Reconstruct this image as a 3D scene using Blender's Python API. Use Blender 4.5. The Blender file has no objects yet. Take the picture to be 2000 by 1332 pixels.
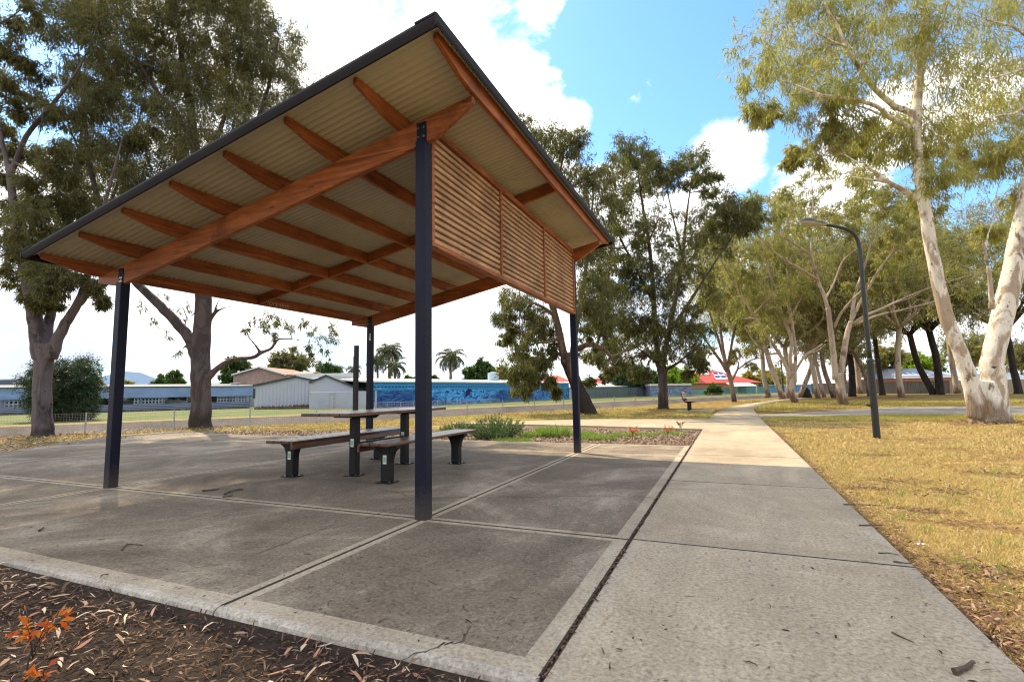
import bpy, math, random
import numpy as np
from mathutils import Vector, Matrix

# ------------------------------------------------------------------ camera model
FPX, PITCH, ROLL, YAW, CAMH = 968.71, .1014, -.0178, .4085, 1.12
cy_, sy_ = math.cos(YAW), math.sin(YAW)
FW = np.array([-sy_, cy_, 0.]); RT = np.array([cy_, sy_, 0.]); UPV = np.array([0, 0, 1.])
_cp, _sp = math.cos(PITCH), math.sin(PITCH)
F3 = _cp*FW+_sp*UPV; _u3 = -_sp*FW+_cp*UPV
R3 = math.cos(ROLL)*RT+math.sin(ROLL)*_u3; U3 = -math.sin(ROLL)*RT+math.cos(ROLL)*_u3
CAM = np.array([0, 0, CAMH])
def ray(u, v): return F3+R3*((u-1000)/FPX)+U3*((666-v)/FPX)
def g(u, v, z=0.):
    d = ray(u, v); return CAM+d*((z-CAMH)/d[2])
def at(u, v, D):
    d = ray(u, v); return CAM+d*(D/(FW@d))
def dist_of(p): return float(FW@np.array(p))

C = bpy.context.scene.collection
SC = bpy.context.scene
rng = np.random.default_rng(7)

# ------------------------------------------------------------------ object helpers
def props(o, label=None, cat=None, group=None, kind=None):
    if label: o['label'] = label
    if cat: o['category'] = cat
    if group: o['group'] = group
    if kind: o['kind'] = kind
    return o
def thing(name, label, cat, loc=(0, 0, 0), rotz=0., group=None):
    o = bpy.data.objects.new(name, None); C.objects.link(o)
    o.empty_display_size = .2
    o.location = [float(x) for x in loc]; o.rotation_euler = (0, 0, rotz)
    return props(o, label, cat, group)
def mesh_np(name, V, F, mats, mi=None, smooth=False):
    """V (n,3); F list of index lists or an (m,k) array"""
    me = bpy.data.meshes.new(name)
    V = np.asarray(V, np.float32)
    if isinstance(F, np.ndarray):
        m, k = F.shape
        me.vertices.add(len(V)); me.vertices.foreach_set('co', V.ravel())
        me.loops.add(m*k); me.loops.foreach_set('vertex_index', F.astype(np.int32).ravel())
        me.polygons.add(m); me.polygons.foreach_set('loop_start', (np.arange(m)*k).astype(np.int32))
        me.update(calc_edges=True)
    else:
        me.from_pydata(V.tolist(), [], [list(f) for f in F]); me.update()
    for mm in (mats if isinstance(mats, (list, tuple)) else [mats]): me.materials.append(mm)
    if mi is not None: me.polygons.foreach_set('material_index', np.asarray(mi, np.int32))
    if smooth: me.polygons.foreach_set('use_smooth', np.ones(len(me.polygons), bool))
    return me
def link(name, me, parent=None):
    o = bpy.data.objects.new(name, me); C.objects.link(o)
    if parent is not None: o.parent = parent
    return o
class MB:
    def __init__(s): s.v = []; s.f = []; s.m = []; s.n = 0
    def add(s, V, F, m=0):
        V = np.asarray(V, float).reshape(-1, 3)
        for f in F: s.f.append([int(i)+s.n for i in f]); s.m.append(m)
        s.v.append(V); s.n += len(V)
    def box(s, a, b, m=0):
        x0, y0, z0 = a; x1, y1, z1 = b
        V = [(x0,y0,z0),(x1,y0,z0),(x1,y1,z0),(x0,y1,z0),(x0,y0,z1),(x1,y0,z1),(x1,y1,z1),(x0,y1,z1)]
        s.add(V, [(0,3,2,1),(4,5,6,7),(0,1,5,4),(1,2,6,5),(2,3,7,6),(3,0,4,7)], m)
    def prism(s, poly, axis, a, b, m=0):
        """poly of 2D points extruded along axis (0,1,2) between a and b"""
        k = len(poly); o = [i for i in range(3) if i != axis]
        V = np.zeros((2*k, 3))
        for i, p in enumerate(poly):
            V[i, o[0]] = V[i+k, o[0]] = p[0]; V[i, o[1]] = V[i+k, o[1]] = p[1]
            V[i, axis] = a; V[i+k, axis] = b
        F = [list(range(k))[::-1], list(range(k, 2*k))]+[(i, (i+1) % k, (i+1) % k+k, i+k) for i in range(k)]
        s.add(V, F, m)
    def loft(s, A, B, m=0):
        """prism between two matching 3D polygons"""
        k = len(A); V = np.vstack([A, B])
        s.add(V, [list(range(k))[::-1], list(range(k, 2*k))]+[(i, (i+1) % k, (i+1) % k+k, i+k) for i in range(k)], m)
    def tube(s, P, R, n=8, m=0, cap=True, rough=0., rg=None):
        P = np.asarray(P, float); R = np.broadcast_to(np.asarray(R, float), (len(P),))
        T = np.gradient(P, axis=0); T /= np.linalg.norm(T, axis=1)[:, None]+1e-12
        a = np.array([1., 0, 0]) if abs(T[0][0]) < .8 else np.array([0, 1., 0])
        u = np.cross(T[0], a); u /= np.linalg.norm(u)
        th = np.arange(n)*2*math.pi/n; V = []
        for i in range(len(P)):
            u = u-T[i]*(u@T[i]); u /= np.linalg.norm(u)+1e-12; w = np.cross(T[i], u)
            r = R[i]*np.ones(n)
            if rough and rg is not None: r = r*(1+rough*rg.normal(size=n))
            V.append(P[i]+np.outer(np.cos(th)*r, u)+np.outer(np.sin(th)*r, w))
        V = np.vstack(V); F = []
        for i in range(len(P)-1):
            for j in range(n):
                F.append((i*n+j, i*n+(j+1) % n, (i+1)*n+(j+1) % n, (i+1)*n+j))
        if cap and n > 2:
            F.append(list(range(n))[::-1]); F.append([(len(P)-1)*n+j for j in range(n)])
        s.add(V, F, m)
    def disc(s, c, r, nrm_axis, n=16, m=0, th=.01):
        p = [(math.cos(2*math.pi*i/n)*r, math.sin(2*math.pi*i/n)*r) for i in range(n)]
        o = [i for i in range(3) if i != nrm_axis]
        s.prism([(c[o[0]]+q[0], c[o[1]]+q[1]) for q in p], nrm_axis, c[nrm_axis]-th/2, c[nrm_axis]+th/2, m)
    def build(s, name, mats, parent=None, origin=None, smooth=False, bevel=0, kind=None, label=None, bseg=1):
        V = np.vstack(s.v)
        if origin is not None: V = V-np.asarray(origin, float)
        me = mesh_np(name, V, s.f, mats, s.m, smooth)
        o = link(name, me, parent)
        if bevel:
            b = o.modifiers.new('bevel', 'BEVEL'); b.width = bevel; b.segments = bseg; b.limit_method = 'ANGLE'; b.angle_limit = .6
        if kind: o['kind'] = kind
        if label: o['label'] = label
        return o
def copy_tree(o, parent=None):
    c = o.copy(); C.objects.link(c)
    if parent is not None: c.parent = parent
    for ch in list(o.children): copy_tree(ch, c)
    return c
def catmull(P, per=5):
    P = np.asarray(P, float)
    if len(P) < 3: 
        t = np.linspace(0, 1, per+1)[:, None]; return P[0]*(1-t)+P[1]*t
    Q = np.vstack([2*P[0]-P[1], P, 2*P[-1]-P[-2]]); out = []
    for i in range(1, len(Q)-2):
        for t in np.linspace(0, 1, per, endpoint=False):
            out.append(.5*((2*Q[i])+(-Q[i-1]+Q[i+1])*t+(2*Q[i-1]-5*Q[i]+4*Q[i+1]-Q[i+2])*t*t+(-Q[i-1]+3*Q[i]-3*Q[i+1]+Q[i+2])*t**3))
    out.append(P[-1]); return np.array(out)

# ------------------------------------------------------------------ materials
class N:
    def __init__(s, name, world=False):
        if world:
            s.t = bpy.data.worlds.new(name); s.t.use_nodes = True
        else:
            s.t = bpy.data.materials.new(name); s.t.use_nodes = True
        s.nt = s.t.node_tree; s.nt.nodes.clear()
    def n(s, typ, **kw):
        x = s.nt.nodes.new(typ)
        for k, v in kw.items():
            if k.startswith('_'): setattr(x, k[1:], v)
            else:
                i = x.inputs[int(k[1:])] if k[0] == 'i' and k[1:].isdigit() else x.inputs[k.replace('__', ' ')]
                if isinstance(v, bpy.types.NodeSocket): s.nt.links.new(v, i)
                else: i.default_value = v
        return x
    def math(s, op, a, b=0., c=None, clamp=False):
        x = s.n('ShaderNodeMath', _operation=op, _use_clamp=clamp, i0=a, i1=b)
        if c is not None:
            if isinstance(c, bpy.types.NodeSocket): s.nt.links.new(c, x.inputs[2])
            else: x.inputs[2].default_value = c
        return x.outputs[0]
    def mix(s, f, a, b, blend='MIX'):
        x = s.n('ShaderNodeMix', _data_type='RGBA', _blend_type=blend)
        for i, v in ((0, f), (6, a), (7, b)):
            if isinstance(v, bpy.types.NodeSocket): s.nt.links.new(v, x.inputs[i])
            else: x.inputs[i].default_value = (tuple(v)+(1,))[:4] if i else v
        return x.outputs[2]
    def ramp(s, f, stops, interp='LINEAR'):
        x = s.n('ShaderNodeValToRGB', Fac=f); r = x.color_ramp; r.interpolation = interp
        while len(r.elements) < len(stops): r.elements.new(.5)
        for e, (p, c) in zip(r.elements, stops): e.position = p; e.color = (tuple(c)+(1,))[:4]
        return x.outputs[0]
    def coord(s, scale=(1, 1, 1), kind='Object', loc=(0, 0, 0), rot=(0, 0, 0)):
        tc = s.n('ShaderNodeTexCoord')
        return s.n('ShaderNodeMapping', Vector=tc.outputs[kind], Scale=scale, Location=loc, Rotation=rot).outputs[0]
    def noise(s, vec, scale, detail=4., rough=.55, dist=0., out=0):
        return s.n('ShaderNodeTexNoise', Vector=vec, Scale=scale, Detail=detail, Roughness=rough, Distortion=dist).outputs[out]
    def range(s, v, a, b, c=0., d=1., smooth=False):
        x = s.n('ShaderNodeMapRange', Value=v); x.inputs[1].default_value = a; x.inputs[2].default_value = b
        x.inputs[3].default_value = c; x.inputs[4].default_value = d
        if smooth: x.interpolation_type = 'SMOOTHSTEP'
        return x.outputs[0]
    def bump(s, h, strength=.3, dist=.02, nrm=None):
        x = s.n('ShaderNodeBump', Height=h, Strength=strength, Distance=dist)
        if nrm is not None: s.nt.links.new(nrm, x.inputs['Normal'])
        return x.outputs[0]
    def out(s, col, rough=.7, bump=None, spec=.4, metal=0., extra=None):
        p = s.n('ShaderNodeBsdfPrincipled')
        for k, v in (('Base Color', col), ('Roughness', rough), ('Specular IOR Level', spec), ('Metallic', metal), ('Normal', bump)):
            if v is None: continue
            if isinstance(v, bpy.types.NodeSocket): s.nt.links.new(v, p.inputs[k])
            else: p.inputs[k].default_value = (tuple(v)+(1,))[:4] if k == 'Base Color' else v
        o = s.n('ShaderNodeOutputMaterial'); s.nt.links.new(p.outputs[0], o.inputs[0]); return s.t
def pmat(name, cols, scale=2., stretch=(1, 1, 1), rough=.7, bump=.2, fine=30., fineamt=.25, spec=.35, bdist=.01, metal=0., kind='Object', detail=5.):
    """colours blended by noise, plus a finer grain in value and bump"""
    m = N(name); v = m.coord(stretch, kind)
    a = m.noise(v, scale, detail, .6)
    k = len(cols)
    c = m.ramp(a, [(.3+.4*i/max(1, k-1), cc) for i, cc in enumerate(cols)])
    b = m.noise(v, fine, 4., .7)
    c = m.mix(1., c, m.ramp(b, [(.25, (1-fineamt,)*3), (.75, (1+fineamt,)*3)]), 'MULTIPLY')
    h = m.math('ADD', m.math('MULTIPLY', a, .5), m.math('MULTIPLY', b, .5))
    return m.out(c, rough, m.bump(h, bump, bdist) if bump else None, spec, metal)
def leafmat(name, cols, trans=.35, rough=.5, spec=.3):
    m = N(name); geo = m.n('ShaderNodeNewGeometry')
    rnd = geo.outputs['Random Per Island']
    pn = m.noise(m.coord(), .9, 3., .6)
    rnd = m.math('ADD', m.math('MULTIPLY', rnd, .62), m.math('MULTIPLY', m.range(pn, .32, .68), .38))
    k = len(cols)
    c = m.ramp(rnd, [(i/max(1, k-1), cc) for i, cc in enumerate(cols)])
    p = m.n('ShaderNodeBsdfPrincipled', Roughness=rough); m.nt.links.new(c, p.inputs['Base Color'])
    p.inputs['Specular IOR Level'].default_value = spec
    t = m.n('ShaderNodeBsdfTranslucent', Color=m.mix(1., c, (1.15, 1.25, .7), 'MULTIPLY'))
    x = m.n('ShaderNodeMixShader', Fac=trans, i1=p.outputs[0], i2=t.outputs[0])
    o = m.n('ShaderNodeOutputMaterial'); m.nt.links.new(x.outputs[0], o.inputs[0]); return m.t
def islandmat(name, cols, rough=.8, spec=.2):
    m = N(name); rnd = m.n('ShaderNodeNewGeometry').outputs['Random Per Island']
    k = len(cols)
    return m.out(m.ramp(rnd, [(i/max(1, k-1), cc) for i, cc in enumerate(cols)]), rough, None, spec)

def wood(name, cols, axis, rg_=.5):
    st = [14., 14., 14.]; st[axis] = .7
    m = N(name); v = m.coord(tuple(st)); w = m.coord((1.2, 1.2, 1.2))
    a = m.noise(v, 1.6, 6., .65, 1.2); b = m.noise(w, 1.1, 5., .7, .8)
    c = m.ramp(a, [(.3, cols[0]), (.55, cols[1]), (.75, cols[2])])
    c = m.mix(1., c, m.ramp(b, [(.32, (.62, .58, .55)), (.5, (1, 1, 1)), (.68, (1.28, 1.28, 1.3))]), 'MULTIPLY')
    kn = m.n('ShaderNodeTexVoronoi', Vector=m.coord(tuple(1.1 if q_ == axis else 6. for q_ in range(3))), Scale=1.5).outputs['Distance']
    c = m.mix(m.range(kn, .07, .11, .75, 0), c, tuple(x*.35 for x in cols[0]))
    return m.out(c, rg_, m.bump(a, .25, .004), .3 if rg_ > .4 else .6)
WC = ((.135, .038, .011), (.30, .088, .021), (.44, .158, .042))
M = {}
M['wood_x'] = wood('stained_timber_x', WC, 0)
M['wood_y'] = wood('stained_timber_y', WC, 1)
M['wood_z'] = wood('stained_timber_z', WC, 2)
M['slat'] = wood('weathered_slat', ((.27, .135, .06), (.43, .25, .125), (.57, .38, .215)), 1)
M['plank'] = wood('seat_plank', ((.075, .028, .016), (.12, .05, .028), (.19, .095, .055)), 1, .27)
M['post'] = pmat('dark_blue_post_paint', [(.006, .0075, .019), (.010, .012, .029)], 3., rough=.38, bump=.05, fine=90, fineamt=.2, spec=.35)
def postmat():
    m = N('dark_blue_post_paint'); v = m.coord(); z = m.n('ShaderNodeSeparateXYZ', Vector=v).outputs[2]
    a = m.noise(m.coord((3, 3, .5)), 3., 5., .65); f = m.noise(v, 40., 5., .7)
    c = m.ramp(a, [(.3, (.004, .0055, .017)), (.7, (.008, .010, .027))])
    d = m.math('ADD', m.math('MULTIPLY', z, 3.2), m.math('MULTIPLY', f, -1.3))
    c = m.mix(m.range(d, -.55, .35, .6, 0), c, (.085, .07, .055)); c = m.mix(m.range(f, .62, .72, 0, .35), c, (.06, .06, .065))
    return m.out(c, m.range(f, .3, .7, .42, .6), m.bump(f, .08, .003), .22)
M['post'] = postmat()
M['steel'] = pmat('black_powder_coat', [(.007, .007, .008), (.013, .0125, .013)], 4., rough=.5, bump=.06, fine=80, spec=.3)
M['flash'] = pmat('charcoal_flashing', [(.016, .015, .019), (.022, .020, .024)], 3., rough=.65, bump=.03, fine=60, fineamt=.12, spec=.18)
M['galv'] = pmat('galvanised', [(.32, .33, .34), (.45, .46, .47)], 8., rough=.45, metal=.6, bump=.05)
M['bolt'] = pmat('bolt_metal', [(.10, .10, .11), (.2, .2, .2)], 20., rough=.4, metal=.7, bump=0)
M['sheet'] = pmat('corrugated_sheet', [(.42, .37, .265), (.51, .455, .335)], 1.2, (1, 1, 1), rough=.6, bump=0, fine=3, fineamt=.05)
M['sticker'] = pmat('pale_sticker', [(.65, .68, .62), (.75, .78, .74)], 5., rough=.5, bump=0, fineamt=.05)
M['stickergreen'] = pmat('green_sticker', [(.22, .42, .30), (.32, .50, .38)], 60., rough=.5, bump=0, fineamt=.1)
M['white'] = pmat('white_paint', [(.72, .73, .75), (.8, .8, .8)], 1., rough=.6, bump=.03, fineamt=.06)
M['black'] = pmat('black_rubber', [(.01, .01, .01), (.02, .02, .02)], 3., rough=.7)

def concrete(name, base, dark, light, broom=True, grit=1.):
    m = N(name); v = m.coord()
    big = m.noise(v, .6, 9., .72, .8); mid = m.noise(v, 3.2, 6., .7, .4); fin = m.noise(v, 46., 7., .78); spk = m.noise(m.coord((1, .45, 1), loc=(3, 7, 1), rot=(0, 0, .3)), 30., 3., .6)
    st = m.noise(m.coord((.9, .22, 1), rot=(0, 0, .5)), 1.9, 9., .80, 1.2)
    c = m.ramp(big, [(.34, dark), (.51, base), (.66, light)])
    c = m.mix(m.range(st, .42, .72, 0, .75), c, tuple(x*.66 for x in base))
    c = m.mix(m.range(mid, .60, .74, 0, .5), c, light)
    c = m.mix(1., c, m.ramp(fin, [(.32, (1-.62*grit,)*3), (.50, (1,)*3), (.70, (1+.50*grit,)*3)]), 'MULTIPLY')
    c = m.mix(m.range(spk, .60, .68, 0, (.65 if broom else .4)*grit), c, (.07, .055, .04))
    h = fin
    if broom:
        # short swirled float marks
        w = m.n('ShaderNodeTexWave', Vector=m.coord((1, 1, 1)), Scale=26., Distortion=16., Detail=2.); w.inputs['Detail Scale'].default_value = .35; w.inputs['Detail Roughness'].default_value = .55
        brk = m.noise(v, 30., 2.)
        sw = m.math('MULTIPLY', m.range(w.outputs[1], .70, .95), m.range(brk, .5, .62))
        c = m.mix(m.math('MULTIPLY', sw, .55), c, tuple(min(1, x*2.2) for x in base))
        h = m.math('ADD', fin, m.math('MULTIPLY', sw, .9))
    return m.out(c, .82, m.bump(h, .5, .006), .25)
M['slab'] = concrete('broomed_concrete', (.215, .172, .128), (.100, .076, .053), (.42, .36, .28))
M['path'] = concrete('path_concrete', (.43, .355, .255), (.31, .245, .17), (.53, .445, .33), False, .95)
M['margin'] = concrete('trowelled_margin', (.43, .36, .27), (.30, .245, .18), (.52, .45, .35), False, .8)
M['kerb'] = concrete('pale_slab_edge', (.45, .40, .33), (.29, .245, .19), (.58, .53, .45), False, .9)
M['asphalt'] = pmat('grey_bitumen', [(.20, .18, .16), (.29, .265, .235)], .7, rough=.9, bump=.2, fine=60)
M['hairline'] = pmat('hairline_dirt', [(.07, .056, .042), (.11, .088, .066)], 20., rough=.95)
M['crack'] = pmat('crack_dirt', [(.045, .036, .027), (.08, .064, .048)], 20., rough=.95)
M['canal'] = pmat('stained_canal_concrete', [(.075, .066, .062), (.125, .108, .10), (.17, .148, .134)], .5, (1, 1, .4), rough=.9, bump=.2, fine=8)
# dry grass ground
def ground_mat():
    m = N('dry_lawn'); v = m.coord()
    a = m.noise(v, .13, 4., .6, .5); b = m.noise(v, 1.3, 6., .72); c3 = m.noise(v, 26., 4., .8)
    straw = m.ramp(b, [(.30, (.085, .05, .026)), (.5, (.24, .155, .06)), (.70, (.44, .31, .115))])
    grn = m.ramp(b, [(.3, (.17, .15, .035)), (.6, (.30, .27, .06))])
    c = m.mix(m.range(a, .46, .60, 0, .8), straw, grn)
    c = m.mix(1., c, m.ramp(c3, [(.25, (.45, .42, .4)), (.5, (1, 1, 1)), (.75, (1.3, 1.28, 1.2))]), 'MULTIPLY')
    return m.out(c, .95, m.bump(c3, .8, .03), .1)
M['ground'] = ground_mat()
M['soil'] = pmat('dark_mulch_soil', [(.015, .009, .007), (.032, .019, .012), (.065, .040, .025)], 9., rough=.95, bump=1., fine=70, fineamt=.6, bdist=.03)
M['bed'] = pmat('bark_mulch', [(.06, .04, .028), (.14, .095, .066), (.25, .18, .13)], 14., rough=.95, bump=.9, fine=60, fineamt=.5, bdist=.02)
M['verge'] = pmat('far_verge_grass', [(.22, .165, .065), (.13, .145, .04), (.075, .13, .03), (.16, .14, .05)], .35, rough=.95, bump=.5, fine=14, fineamt=.4, bdist=.04)
M['litter'] = islandmat('fallen_leaves', [(.46, .30, .19), (.62, .47, .33), (.20, .10, .055), (.72, .60, .45), (.30, .15, .09), (.50, .25, .16), (.10, .06, .04), (.66, .50, .40), (.15, .09, .06)], .75, .25)
M['chips'] = islandmat('bark_chips', [(.03, .018, .012), (.09, .05, .03), (.17, .10, .06), (.05, .03, .02), (.26, .17, .12), (.02, .014, .01)], .9, .15)
M['straw'] = islandmat('dry_grass_blades', [(.62, .46, .17), (.70, .55, .24), (.40, .28, .10), (.66, .50, .19), (.74, .62, .34), (.42, .36, .13), (.52, .38, .15), (.68, .52, .21)], .7, .2)
M['greenblade'] = leafmat('green_blades', [(.13, .22, .05), (.22, .33, .07), (.30, .38, .11), (.16, .27, .06)], .3)
M['chalk'] = pmat('scratched_pale', [(.72, .64, .52), (.8, .72, .6)], 8., bump=0)
M['benchslat'] = pmat('pale_bench_slats', [(.40, .27, .17), (.55, .40, .28)], 5., (1, .2, 1), bump=.05)

M['drybank'] = pmat('dry_bank_grass', [(.20, .14, .06), (.29, .21, .08), (.21, .18, .055)], .25, rough=.95, bump=.5, fine=9, fineamt=.45, bdist=.04)

M['edgelitter'] = islandmat('dark_edge_litter', [(.10, .055, .035), (.22, .12, .07), (.05, .03, .02), (.34, .20, .12), (.15, .08, .05), (.42, .28, .19), (.07, .045, .03)], .85)
# ------------------------------------------------------------------ foliage tools
def nrm(a): return a/(np.linalg.norm(a, axis=-1, keepdims=True)+1e-9)
def leaves_np(P, D, L, W, rg, curl=.15):
    """one four-cornered leaf per point"""
    n = len(P); D = nrm(D); r = rg.normal(size=(n, 3)); S = nrm(np.cross(D, r)); Nn = np.cross(S, D)
    L = np.broadcast_to(L, (n,))[:, None]; W = np.broadcast_to(W, (n,))[:, None]
    k = rg.normal(size=(n, 1))*curl
    mid = P+D*L*.42+Nn*L*k*.4
    V = np.stack([P, mid+S*W*.5, P+D*L+Nn*L*k-np.array([0, 0, 1])*L*.12, mid-S*W*.5], 1).reshape(-1, 3)
    return V, np.arange(4*n).reshape(n, 4)
def twigs_np(A, B, r0, r1, sag, rg):
    """three-sided tapered twigs with a bend; A, B (n,3)"""
    n = len(A); mid = (A+B)/2+rg.normal(size=(n, 3))*(np.linalg.norm(B-A, axis=1)[:, None]*.08); mid[:, 2] += sag*np.linalg.norm(B-A, axis=1)
    T = nrm(B-A); u = nrm(np.cross(T, rg.normal(size=(n, 3)))); w = np.cross(T, u); V = []
    for P, r in ((A, r0), (mid, (r0+r1)/2), (B, r1)):
        for k in range(3):
            a = 2*math.pi*k/3; V.append(P+(u*math.cos(a)+w*math.sin(a))*np.reshape(np.broadcast_to(r, (n,)), (n, 1)))
    V = np.stack(V, 1).reshape(-1, 3); base = (np.arange(n)*9)[:, None]; F = []
    for s in (0, 3):
        for k in range(3): F.append(base+np.array([s+k, s+(k+1) % 3, s+3+(k+1) % 3, s+3+k]))
    return V, np.vstack(F)

class Tree:
    def __init__(s, name, label, base, bark, leaf, seed, D=None, cat='tree', group=None, leafsize=(.15, .022), leaves=1.):
        s.name, s.label, s.cat, s.group = name, label, cat, group
        s.base = np.array(base, float); s.bark, s.leaf = bark, leaf
        s.D = dist_of(base) if D is None else D
        s.rg = np.random.default_rng(seed); s.limbs = []; s.nodes = []; s.LV = []; s.TA = []; s.TB = []; s.TR = []
        s.br = MB(); s.ls = leafsize; s.lm = leaves; s.k = s.D/FPX
    def px(s, p):
        d = p[2] if len(p) > 2 else 0.
        return at(p[0], p[1], s.D+d)
    def limb_px(s, pts, ns=12):
        """pts: (u, v, half width in px[, depth offset])"""
        P = [at(p[0], p[1], s.D+(p[3] if len(p) > 3 else 0.)) for p in pts]; s.limb(P, [p[2]*s.k*math.cos(math.atan((p[0]-1000)/FPX)) for p in pts], ns)
    def limb(s, P, R, ns=10):
        P = np.array(P, float); R = np.array(R, float); Q = catmull(P, 4)
        tt = np.linspace(0, len(P)-1, len(Q)); RR = np.interp(tt, np.arange(len(P)), R)
        wob = s.rg.normal(size=Q.shape)*RR[:, None]*.045; wob[0] = 0; Q = Q+wob
        s.limbs.append((Q, RR, ns))
        for q, r in zip(Q[1:], RR[1:]): s.nodes.append((q, r))
    def _nearest(s, c, up=.7, rmax=9.):
        P = np.array([n[0] for n in s.nodes]); Rr = np.array([n[1] for n in s.nodes])
        d = np.linalg.norm(P-c, axis=1)+up*np.maximum(0, P[:, 2]-c[2])+(Rr > rmax)*50
        i = int(np.argmin(d+s.rg.random(len(d))*.25*d.min())); return s.nodes[i]
    def clump(s, c, R, nsub=10, tw=5, lv=9, droop=.75, rmax=9.):
        rg = s.rg; c = np.array(c, float); R = np.broadcast_to(np.asarray(R, float), (3,))
        p0, r0 = s._nearest(c, rmax=rmax); L = np.linalg.norm(c-p0)
        if L > .05:
            mid = (p0+c)/2+np.array([0, 0, .12*L])+rg.normal(size=3)*.10*L
            Q = catmull([p0, p0*.6+mid*.4+rg.normal(size=3)*.03*L, mid, c], 3)
            ra = min(r0*.75, (.010+.011*L)*(1.9 if s.D > 24 else 1.)); s.br.tube(Q, np.linspace(ra, max(.006, ra*.35), len(Q)), 5, cap=False)
            # side twigs leave the outer half
            src = Q[len(Q)//2:]
            for q in Q[3:]: s.nodes.append((q, ra*.5))
        else: src = np.array([c]); ra = .01
        d = nrm(rg.normal(size=(nsub, 3))); rad = rg.random((nsub, 1))**.45
        sub = c+d*rad*R
        A = src[rg.integers(0, len(src), nsub)]
        s.TA.append(A); s.TB.append(sub); s.TR.append(np.full(nsub, max(.004, ra*.33)))
        # twigs
        n2 = nsub*tw; S2 = np.repeat(sub, tw, 0); out = np.repeat(d, tw, 0)
        tl = (.35+.75*rg.random((n2, 1)))*R.mean()*.62
        td = nrm(rg.normal(size=(n2, 3))+out*.6+np.array([0, 0, -.25]))
        E2 = S2+td*tl
        s.TA.append(S2); s.TB.append(E2); s.TR.append(np.full(n2, .0035*max(1, s.D/14)))
        lv = max(2, int(lv*s.lm)); n3 = n2*lv
        t = rg.random((n3, 1))*.95+.1; S3 = np.repeat(S2, lv, 0); E3 = np.repeat(E2, lv, 0)
        P = S3+(E3-S3)*t+rg.normal(size=(n3, 3))*R.mean()*.085
        dd = rg.normal(size=(n3, 3))*.55+np.repeat(td, lv, 0)*.4+np.array([0, 0, -droop])
        Ls = s.ls[0]*(.42+.9*rg.random(n3)); Ws = s.ls[1]*(.7+.6*rg.random(n3))
        s.LV.append(leaves_np(P, dd, Ls, Ws, rg)[0])
    def clump_px(s, u, v, r, d=0., flat=1., **kw):
        c = at(u, v, s.D+d); rr = r*s.k; s.clump(c, (rr, rr, rr*flat), **kw)
    def region(s, poly, n, r, dspread, nsub=10, tw=5, lv=9, holes=(), rmax=9., jit=.3, droop=.75, mind=.55):
        poly = np.array(poly, float); lo, hi = poly.min(0), poly.max(0); got = []; tries = 0
        while len(got) < n and tries < n*400:
            tries += 1; p = lo+(hi-lo)*s.rg.random(2); ins = False
            for i in range(len(poly)):
                a, b = poly[i], poly[i-1]
                if (a[1] > p[1]) != (b[1] > p[1]) and p[0] < (b[0]-a[0])*(p[1]-a[1])/(b[1]-a[1])+a[0]: ins = not ins
            if not ins or any((p[0]-h[0])**2+(p[1]-h[1])**2 < h[2]**2 for h in holes): continue
            if any((p[0]-q[0])**2+(p[1]-q[1])**2 < (r*mind)**2 for q in got) and tries < n*200: continue
            got.append(p)
            s.clump_px(p[0], p[1], r*(1-jit+2*jit*s.rg.random()), (s.rg.random()*2-1)*dspread, .85, nsub=nsub, tw=tw, lv=lv, rmax=rmax, droop=droop)
    def build(s, remesh=0., twr1=.002):
        t = thing(s.name, s.label, s.cat, s.base, 0, s.group); b = s.base
        mb = MB()
        for Q, RR, ns in s.limbs: mb.tube(Q, RR, ns, rough=.022, rg=s.rg)
        tr = mb.build('trunk', s.bark, t, b, smooth=True)
        if remesh:
            m = tr.modifiers.new('join', 'REMESH'); m.mode = 'VOXEL'; m.voxel_size = remesh; m.use_smooth_shade = True
            m = tr.modifiers.new('soften', 'SMOOTH'); m.iterations = 6; m.factor = .5
        VB, FB = [], []; off = 0
        if s.br.n:
            V = np.vstack(s.br.v); F4 = np.array([f for f in s.br.f if len(f) == 4]); VB.append(V); FB.append(F4); off = len(V)
        if s.TA:
            V, F = twigs_np(np.vstack(s.TA), np.vstack(s.TB), np.concatenate(s.TR), np.concatenate(s.TR)*.6, .06, s.rg)
            VB.append(V); FB.append(F+off)
        if VB: link('branches', mesh_np('branches', np.vstack(VB)-b, np.vstack(FB), s.twigm if hasattr(s, 'twigm') else s.bark, smooth=True), t)
        V = np.vstack(s.LV)-b; link('crown', mesh_np('crown', V, np.arange(len(V)).reshape(-1, 4), s.leaf), t)
        return t

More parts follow.
